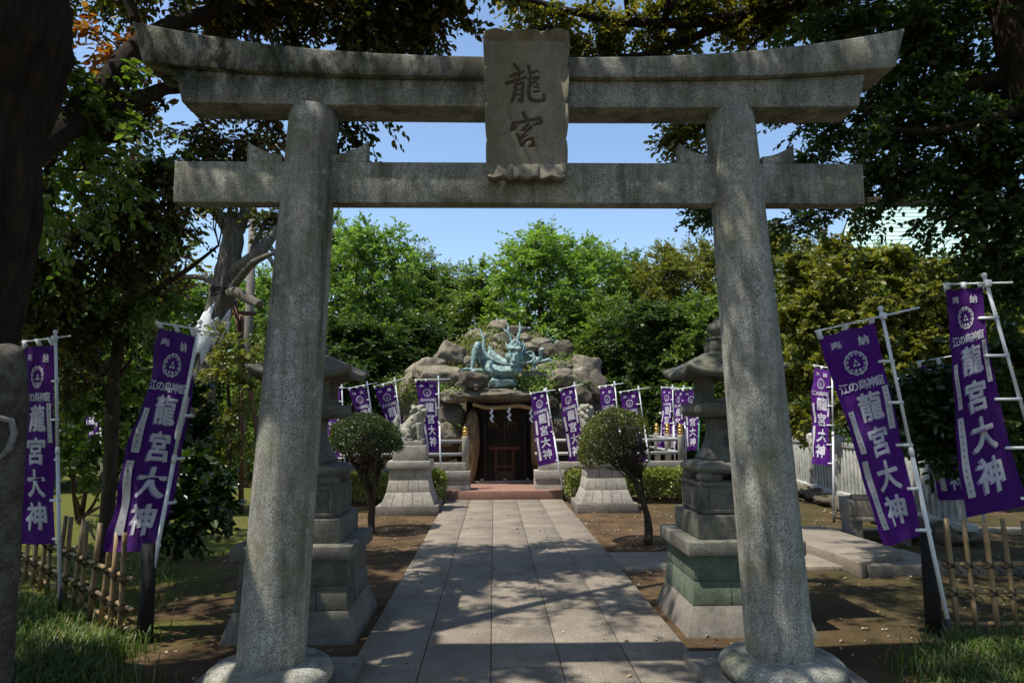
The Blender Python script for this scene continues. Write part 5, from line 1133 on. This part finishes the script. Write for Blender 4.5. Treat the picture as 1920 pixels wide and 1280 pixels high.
bush('camellia_bush', 'glossy camellia hanging its dark leaves over the moss right of the leaning left banner', (*gr(330,1040)[:2], 0), BL([(350,900,7.2,.28,.8),(370,960,7.0,.25,.7),(335,1000,6.9,.22,.6),(345,830,7.4,.3,.8),(385,910,7.1,.2,.5),(340,760,7.6,.3,.7),(320,930,7.1,.2,.6)]), 'leaf_camellia', .085, seed=21)
bush('camellia_bush', 'mid green camellia thicket behind the leftmost banner pole', (*gr(150,975)[:2], 0), BL([(130,760,9,.5,1.1),(170,820,9,.5,1.1),(140,880,8.8,.4,.9),(200,750,9.5,.4,.9),(235,850,9.2,.35,.7),(230,690,9.5,.4,.8),(270,900,9.2,.3,.5),(80,820,9,.4,.8)]), 'leaf_mid', .08, seed=22, stems=4)
bush('camellia_bush', 'glossy dark camellia growing between the two large right banners', (*gr(1760,985)[:2], 0), BL([(1730,745,7.6,.32,1.1),(1780,790,7.5,.32,1.1),(1700,770,7.6,.22,.7),(1760,840,7.5,.28,.9),(1810,740,7.6,.3,.8),(1820,850,7.5,.25,.7),(1770,720,7.7,.25,.7)]), 'leaf_camellia', .085, 18, 7, seed=23)
bush('leafy_shrub', 'dark shrub at the right picture edge behind the bamboo fence', (5.9, 6.9, 0), BL([(1880,800,6.9,.4,1),(1930,720,6.9,.5,1),(1890,660,7.1,.4,.9),(1960,850,6.8,.5,1),(1900,900,6.9,.35,.8)]), 'leaf_deep', .085, 18, 7, seed=24)
bush('leafy_shrub', 'small bright green shrub low in the shade left of the sapling', (*gr(400,900)[:2], 0), BL([(405,830,12.5,.35,1),(370,850,12.3,.3,.8),(440,850,12.6,.3,.6)]), 'leaf_bright', .08, seed=25)
# yellow green shrubs along the right fence
for k, (lab, base, lst) in enumerate([
 ('yellow green broadleaf shrub directly right of the right gate column', (7.6,13.2,0), [(1480,620,12.8,.6,1.2),(1500,520,13,.6,1.2),(1470,720,13,.5,1),(1540,580,12.6,.55,1.2),(1540,680,12.6,.55,1.1),(1500,780,12.8,.4,.8),(1460,470,13.4,.5,.8)]),
 ('yellow green broadleaf shrub behind the top of the leaning right banner', (8.8,12.6,0), [(1600,520,12.4,.6,1.3),(1660,500,12.4,.6,1.2),(1620,600,12.2,.6,1.3),(1690,590,12.2,.55,1.2),(1650,680,12.2,.55,1.2),(1580,470,12.8,.5,.8),(1700,680,12.0,.5,1),(1590,740,12.2,.4,.8)]),
 ('yellow green broadleaf shrub under the pale green roof at right', (10.4,12.2,0), [(1740,560,12,.6,1.2),(1800,600,11.8,.6,1.2),(1750,660,11.8,.55,1.1),(1850,660,11.6,.6,1.2),(1890,560,12,.6,1.2),(1780,520,12.4,.5,1),(1840,740,11.6,.5,1),(1930,640,11.8,.6,1)])]):
    bush('broadleaf_shrub', lab, base, BL(lst), 'leaf_yellow', .10, 22, 7, 9, .26, 30+k, 5)
# ------------------------------------------------------------------ clipped trees
def topiary(label, base, c, rad, trunks, leaf_m, seed, n_leaf=15000, zcut=-.35, hole=None, leaf=.026):
    rng = np.random.default_rng(seed); base = np.array(base, float); t = thing('topiary_tree', label, 'topiary tree', base); c = np.array(c)-base; rad = np.array(rad); wb, lb = MB(), MB(); ends = []
    for pts, rd in trunks:
        P = np.array(pts, float)-base; x = np.linspace(0, 1, len(P)); xs_ = np.linspace(0, 1, 16); Q = np.stack([np.interp(xs_, x, P[:, i]) for i in range(3)], 1)
        for _ in range(2): Q[1:-1] = (Q[:-2]+2*Q[1:-1]+Q[2:])/4
        Q += rng.normal(0, .004, Q.shape); wb.tube(Q, np.interp(xs_, x, rd), 10, jit=.25, rng=rng); ends.append(Q)
    for k in range(130):
        d = unit(rng.normal(0, 1, 3)); 
        if d[2] < zcut: d[2] = abs(d[2])
        tgt = c+d*rad*rng.uniform(.8, .98); E_ = ends[k % len(ends)]; s0 = E_[rng.integers(9, 16)]
        wb.tube(wander(s0, tgt, 7, .03, rng, -.05), np.linspace(.011, .0025, 7), 4, cap=False)
    d = unit(rng.normal(0, 1, (n_leaf*2, 3))); d = d[d[:, 2] > zcut+rng.normal(0, .08, len(d))][:n_leaf]
    if hole: d = d[[not hole(q, rng) for q in d]]
    lump = np.array([0.12*noise.noise(Vector(q)*2.4+Vector((seed,0,0)))+.05*noise.noise(Vector(q)*7) for q in d])+np.where(rng.random(len(d)) < .04, rng.uniform(0, .10, len(d)), 0)
    pos = c+d*rad*(1+lump-np.abs(rng.normal(0, .055, len(d))))[:, None]
    add_leaves(lb, pos, d*.7+rng.normal(0, .6, d.shape), d+rng.normal(0, .5, d.shape), leaf*rng.uniform(.7, 1.3, len(d)), .42, 0, True)
    wb.build('trunk', M['bark_mid'], t, smooth=True); lb.build('crown', M[leaf_m], t); return t
B0 = np.array([-1.78, 10.2, 0]); Yb = 10.2
topiary('dark ball clipped topiary tree on a short trunk left of the path', B0, A(683,828,Yb), (.53,.53,.40), [([B0+[0,0,-.05], A(697,950,Yb), A(690,905,Yb), A(680,870,Yb)], [.055,.05,.045,.03]), ([A(698,940,Yb), A(706,905,Yb), A(716,870,Yb)], [.04,.03,.02]), ([A(695,930,Yb), A(680,900,10.1), A(664,868,10.0)], [.035,.028,.018]), ([A(700,935,Yb), A(700,890,10.0), A(705,860,9.9)], [.03,.025,.015])], 'leaf_topiary', 41, 12500, -.32)
B1 = np.array([2.0, 9.1, 0]); Yb = 9.1
topiary('olive mushroom shaped topiary tree on a leaning twisted trunk right of the path', B1, A(1157,842,Yb), (.50,.48,.52), [([B1+[0,0,-.05], A(1218,985,Yb), A(1212,955,Yb), A(1198,925,Yb), A(1190,900,Yb), A(1178,872,Yb), A(1160,850,Yb)], [.06,.05,.042,.035,.032,.028,.02]), ([A(1214,975,Yb), A(1206,930,9.15), A(1202,895,9.15), A(1196,868,9.15)], [.025,.02,.018,.012]), ([A(1190,900,Yb), A(1170,880,9.0), A(1140,865,8.95), A(1118,850,8.9)], [.025,.02,.016,.01]), ([A(1184,885,Yb), A(1196,860,9.2), A(1208,835,9.25)], [.02,.015,.01])], 'leaf_topiary_olive', 42, 12000, -.36, hole=lambda q, r: (q[0]*.75-q[2]*.75-q[1]*0.25 > .16+r.normal(0, .14)))
# ------------------------------------------------------------------ hedges
def hedge(label, x0, x1, y0, y1, h, seed):
    rng = np.random.default_rng(seed); base = np.array([(x0+x1)/2, (y0+y1)/2, 0]); t = thing('hedge', label, 'hedge', base, group='low clipped hedges'); hx, hy = (x1-x0)/2, (y1-y0)/2
    n = int(5200*(x1-x0)*1.1+800); u = rng.uniform(-1, 1, (n, 3)); f = rng.integers(0, 10, n)
    u[f < 5, 2] = 1; u[(f >= 5) & (f < 8), 1] = -1; u[f == 8, 0] = 1; u[f == 9, 0] = -1
    nr = np.zeros((n, 3)); nr[f < 5, 2] = 1; nr[(f >= 5) & (f < 8), 1] = -1; nr[f == 8, 0] = 1; nr[f == 9, 0] = -1
    p = u*np.array([hx, hy, h*.42])+np.array([0, 0, h*.56]); lump = np.array([noise.noise(Vector(q*3.5)+Vector((seed, 0, 0))) for q in p])
    p += nr*(lump*.06+rng.normal(0, .022, n))[:, None]; rd = 1-.10*(np.abs(u[:, 0])**6)*(np.abs(u[:, 2])**6); p[:, 2] *= rd
    keep = rng.random(n) < np.clip(.35+p[:, 2]/h*.9, 0, 1); p, nr = p[keep], nr[keep]
    lb, wb = MB(), MB(); add_leaves(lb, p, nr*.5+rng.normal(0, .6, p.shape)+[0,0,.3], nr+rng.normal(0, .5, p.shape)+[0,0,.4], .042*rng.uniform(.7, 1.4, len(p)), .42, 0, True)
    for k in range(int(34*(x1-x0))+8):
        a = np.array([rng.uniform(-hx, hx), rng.uniform(-hy, hy), -.05]); wb.tube(wander(a, np.array([a[0]+rng.normal(0,.08), a[1]+rng.normal(0,.06), h*.85]), 5, .03, rng), np.linspace(.009, .003, 5), 4, cap=False)
    wb.build('stems', M['bark_mid'], t); lb.build('foliage', M['leaf_hedge'], t)
hedge('bright clipped hedge behind the ball topiary tree', -3.1, -2.02, 13.25, 13.85, .52, 51)
hedge('short bright hedge between the left lion pedestal and the entrance step', -1.35, -0.98, 13.2, 13.85, .56, 52)
hedge('small bright hedge between the entrance step and the right lion pedestal', 1.42, 1.80, 13.2, 13.85, .55, 53)
hedge('bright clipped hedge right of the right lion pedestal', 2.42, 4.1, 13.2, 13.85, .55, 54)
# ------------------------------------------------------------------ wood behind
def proto(seed, leaf_m, airy=1.0, tall=1.0):
    rng = np.random.default_rng(seed); blobs = []
    for k in range(20):
        z_ = 1.2+5.3*(k+.5)/20; w_ = 1.9*math.sin(min(1, (z_)/6.6)*math.pi*.86+.28)**.7; a = k*2.4+rng.uniform(-.4, .4); r = w_*rng.uniform(.35, .8)
        blobs.append(((math.cos(a)*r, math.sin(a)*r, z_*tall), (1.0,1.0,.7), airy*rng.uniform(.8, 1.2)))
    blobs.append(((0.1,0,6.5*tall), (.7,.7,.55), airy))
    return make_tree('wood_tree', 'x', 'tree', (0,0,0), [(0,0,-.1),(.1,0,1.5),(0,.1,3),(.1,0,4.6),(0,0,6.2*tall)], [.17,.15,.12,.08,.03], [((( 0,0,1.8),(.8,.3,2.8),(1.4,.4,3.8)), [.08,.06,.03]), (((0,0,2.2),(-.7,-.3,3.2),(-1.3,-.2,4.3)), [.08,.06,.03])], blobs, 'bark_mid', leaf_m, .10, 18, 9, 10, .42, seed, .2, .36, True, 8, None, .1, twig=.006)
WOOD = {'bright': proto(61, 'leaf_bright', .9), 'mid': proto(62, 'leaf_mid', 1.1), 'yellow': proto(63, 'leaf_yellow', 1.0), 'deep': proto(64, 'leaf_deep', 1.1)}
used = set(); rw = np.random.default_rng(9)
def wood(kind, px, top, Y, width, label):
    src = WOOD[kind]; x = at(px, 700, Y)[0]; h = 1.6+(783-top)/1280*Y
    if kind in used: o = copy_tree(src)
    else: o = src; used.add(kind)
    o.location = (x, Y, 0); s_ = h/6.9; wd = width*Y/1280/4.3; o.scale = (wd, wd, s_); o.rotation_euler = (0, 0, rw.uniform(0, 6.28)); o['label'] = label; o['group'] = 'trees of the wood behind the grotto'
for a in [('bright',1010,432,22,330,'tallest fresh green tree directly above the dragon statue'), ('bright',1110,446,24,260,'fresh green tree right of the one above the dragon statue'), ('mid',905,500,24,240,'mid green tree dipping low left of the one above the dragon statue'),
 ('bright',690,418,21,270,'airy light green tree rising just right of the left gate column'), ('mid',610,410,23,240,'mid green tree crossing behind the left gate column'), ('mid',780,478,25,240,'mid green tree between the left gate column and the sky dip'),
 ('mid',840,505,27,240,'low mid green tree at the lowest dip of the skyline'), ('yellow',1250,462,24,220,'yellowish rounded tree left of the right gate column'), ('yellow',1320,455,25,220,'yellowish tree half hidden by the right gate column'), ('mid',1180,480,26,240,'mid green tree between the fresh green and the yellowish trees'),
 ('deep',660,590,18.5,320,'dark evergreen standing behind the ball topiary tree'), ('deep',760,585,20.5,260,'dark evergreen left behind the rock grotto'), ('mid',1130,560,20.5,280,'mid green tree right behind the rock grotto'), ('deep',1220,560,18.5,300,'dark evergreen behind the right lion pedestal'), ('mid',1320,560,18,280,'mid green tree behind the right stone lantern'),
 ('mid',1430,470,22,260,'mid green tree right behind the right gate column'), ('yellow',1540,455,21,260,'yellow green tree behind the tie beam end at right'), ('mid',1650,470,20,260,'mid green tree in front of the pale green roof'), ('deep',1800,470,18,300,'dark tree below the right evergreen, behind the big right banner'), ('deep',1930,430,17,320,'dark tree at the right picture edge in the far shrubbery'),
 ('bright',500,500,19,220,'fresh green tree right of the gnarled tree'), ('mid',420,520,21,260,'mid green tree behind the gnarled tree'), ('bright',320,520,20,260,'fresh green tree left of the gnarled tree'), ('mid',220,500,18,280,'mid green tree behind the drooping tree'), ('deep',110,520,17,280,'dark tree behind the leftmost banner'), ('mid',0,480,17,300,'mid green tree at the left picture edge behind the stele'), ('mid',-120,470,16,320,'mid green tree beyond the left picture edge'), ('deep',-260,470,20,340,'dark tree furthest beyond the left picture edge'), ('mid',540,560,17.5,200,'low mid green tree left of the left lantern roof')]: wood(*a)
# undergrowth and hill
def leafmass(name, n, xr, yr, zf, leaf, leaf_m, seed, skip=None):
    rng = np.random.default_rng(seed); p = np.stack([rng.uniform(*xr, n), rng.uniform(*yr, n), np.zeros(n)], 1)
    if skip is not None: p = p[~skip(p)]
    p[:, 2] = zf(p[:, 0], p[:, 1])*rng.random(len(p))**.6; lb = MB(); add_leaves(lb, p, rng.normal(0, 1, p.shape)+[0,-.3,.2], rng.normal(0, .7, p.shape)+[0,-.3,.8], leaf*rng.uniform(.7, 1.3, len(p)), .38, 0, True)
    o = lb.build(name, M[leaf_m]); tag(o, kind='stuff'); return o
def under(x, y): return 1.0+.8*np.sin(x*1.3)**2+.5*np.sin(x*3.1+y*2)**2
tag(leafmass('undergrowth', 26000, (-14, 14), (16.8, 19.5), under, .13, 'leaf_deep', 71, lambda p: ((np.abs(p[:, 0]-.25) < 2.7) & (p[:, 1] < 20)) | ((p[:, 0] > 5.2) & (p[:, 0] < 7.6))), 'dark leafy undergrowth filling the foot of the wood', 'undergrowth', kind='stuff')
xs = np.linspace(-90, 90, 61); ys = np.linspace(25, 110, 31); V, F = grid_mesh(xs, ys, lambda X, Y: -.2+5.5*(1-np.exp(-(Y-25)/14))+.6*wob(X*.2, Y*.2)); tag(MB().add(V, F).build('hill', M['soil'], smooth=True), kind='structure')
tag(leafmass('hill_foliage', 30000, (-60, 60), (25, 45), lambda x, y: 5.5*(1-np.exp(-(y-25)/14))+1.6, .38, 'leaf_mid', 72), 'distant leafy growth covering the hill behind the wood', 'foliage', kind='stuff')
# plants on the grotto, a stuff of ferns and creepers between the boulders
rng = np.random.default_rng(81); gp = MB(); gp2 = MB()
for (x, y, Y, r, n, fern) in [(470,300,16.6,.22,500,1),(520,250,16.9,.25,600,1),(440,340,16.4,.2,400,1),(640,210,17.3,.2,400,1),(700,300,16.9,.25,500,1),(590,290,16.9,.25,500,1),(660,340,16.5,.25,400,1),(880,230,17.2,.15,250,1),(960,430,15.9,.18,400,0),(990,455,15.7,.18,400,0),(900,505,15.25,.22,700,0),(970,510,15.2,.15,350,0),
   (850,500,15.3,.15,350,0),(370,545,15.2,.18,400,0),(420,560,15.0,.12,200,0),(110,520,15.3,.22,500,1),(90,560,15.2,.18,300,1),(1100,370,16.2,.2,350,0),(1180,440,16.1,.15,250,0),(1190,520,15.6,.15,250,0),(1000,380,16.0,.15,250,0),(450,765,15.1,.14,160,0),(180,600,15.3,.2,300,0),(250,560,15.3,.15,150,0),(1300,620,16,.25,300,0),(930,540,15,.12,200,0),(420,430,16,.2,250,1),(800,440,15.8,.2,300,1)]:
    n = int(n*(.5 if fern else .4)); c = c3(x, y, Y); p = c+rng.normal(0, 1, (n, 3))*np.array([r, r*.6, r*.55]); tgt = gp if fern else gp2
    add_leaves(tgt, p, rng.normal(0, .8, p.shape)+[0,-.3,.35], rng.normal(0, .5, p.shape)+[0,-.4,.7], (.085 if fern else .055)*rng.uniform(.6, 1.3, n), .16 if fern else .42, 0, not fern)
tag(gp.build('fern_cover', M['leaf_hedge']), 'bright yellow green ferns between the grotto boulders', 'ferns', kind='stuff')
tag(gp2.build('creeper_cover', M['leaf_bright']), 'small leaved creepers over the grotto rocks', 'creeper', kind='stuff')
# bare twiggy branches behind the grotto on the left
# ------------------------------------------------------------------ grass and fallen leaves
def grass(name, label, spots, n, h, seed):
    rng = np.random.default_rng(seed); c = np.array(spots); k = rng.integers(0, len(c), n); p = np.zeros((n, 3)); p[:, :2] = c[k, :2]+rng.normal(0, 1, (n, 2))*c[k, 2:3]; p[:, 2] = -.05
    keep = ~((p[:, 0] > PX0-.05) & (p[:, 0] < PX1+.05)); p = p[keep]; n = len(p); L = h*rng.uniform(.5, 1.3, n)[:, None]; a = rng.uniform(0, 6.28, n); d = np.stack([np.cos(a), np.sin(a), np.zeros(n)], 1)*rng.uniform(.2, .9, n)[:, None]; s_ = np.stack([-np.sin(a), np.cos(a), np.zeros(n)], 1)*.0042
    m1 = p+d*L*.25+[0,0,1]*L*.55; m2 = p+d*L*.65+[0,0,1]*L*.85; e = p+d*L*1.1+[0,0,1]*L*.8
    V = np.stack([p-s_, p+s_, m1+s_*.9, m1-s_*.9, m2+s_*.6, m2-s_*.6, e], 1).reshape(-1, 3); i = np.arange(n)*7
    mb = MB().add(V, np.concatenate([np.stack([i, i+1, i+2, i+3], 1), np.stack([i+3, i+2, i+4, i+5], 1)])); mb.f.append((np.stack([i+5, i+4, i+6], 1), 0))
    return tag(mb.build(name, M['grass']), label, 'grass', kind='stuff')
rs = np.random.default_rng(5)
grass('grass', 'lush green grass under the bamboo fence at lower right', [(3.0,4.45,.16),(3.3,4.4,.18),(3.6,4.3,.2),(2.8,4.0,.18),(3.2,4.0,.22),(3.6,3.8,.25),(4.0,4.3,.3),(2.7,3.6,.2),(3.1,3.5,.3),(4.3,4.6,.3),(3.3,4.75,.12),(3.9,4.7,.15)], 9000, .17, 91)
grass('grass', 'dark shaded grass below the left bamboo fence', [(-3.0,4.6,.25),(-3.4,5.0,.3),(-2.7,4.2,.25),(-3.8,5.5,.35),(-4.4,6.0,.4),(-2.9,5.0,.2),(-2.5,3.8,.3),(-3.3,4.2,.3)], 7000, .15, 92)
grass('grass', 'scattered tufts of low grass in the mossy garden at left', [(rs.uniform(-7,-2.6), rs.uniform(6,14), .12) for k in range(40)], 3500, .09, 93)
rng = np.random.default_rng(95); n = 3200; p = np.stack([rng.uniform(-7, 7, n), rng.uniform(3, 14, n), np.zeros(n)], 1)
onp = (p[:, 0] > PX0) & (p[:, 0] < PX1); keep = np.where(onp, rng.random(n) < .40, (rng.random(n) < np.where(p[:, 0] > 0, .9, .45))); p = p[keep]; onp = onp[keep]
p[:, 2] = np.where(onp, .007, ground_z(p[:, 0], p[:, 1])+.012); n = len(p); lb = MB(); a = rng.uniform(0, 6.28, n)
add_leaves(lb, p, np.stack([np.cos(a), np.sin(a), rng.normal(.08, .12, n)], 1), rng.normal(0, .18, (n, 3))+[0,0,1], rng.uniform(.02, .055, n)*np.where(onp, .8, 1.0), .30, 0, False, .3)
tag(lb.build('fallen_leaves', M['litter']), 'small dry fallen leaves scattered over the path and earth', 'fallen leaves', kind='stuff')

rng = np.random.default_rng(97); pb = MB(); V0, F0 = ico(1)
for k in range(1500):
    x = rng.uniform(-6, 6); y = rng.uniform(3.4, 13.5)
    if PX0-.02 < x < PX1+.02 or (y > 7.4 and y < 8.4 and PX1 < x < 5): continue
    r = rng.uniform(.005, .017); pb.add(V0*r*np.array([1, rng.uniform(.7, 1.2), .6]) @ rotz(rng.uniform(0, 3)).T+np.array([x, y, ground_z(x, y)+r*.2]), F0)
tag(pb.build('gravel', M['pedestal_stone'], smooth=True), 'small loose pebbles lying on the bare earth', 'gravel', kind='stuff')
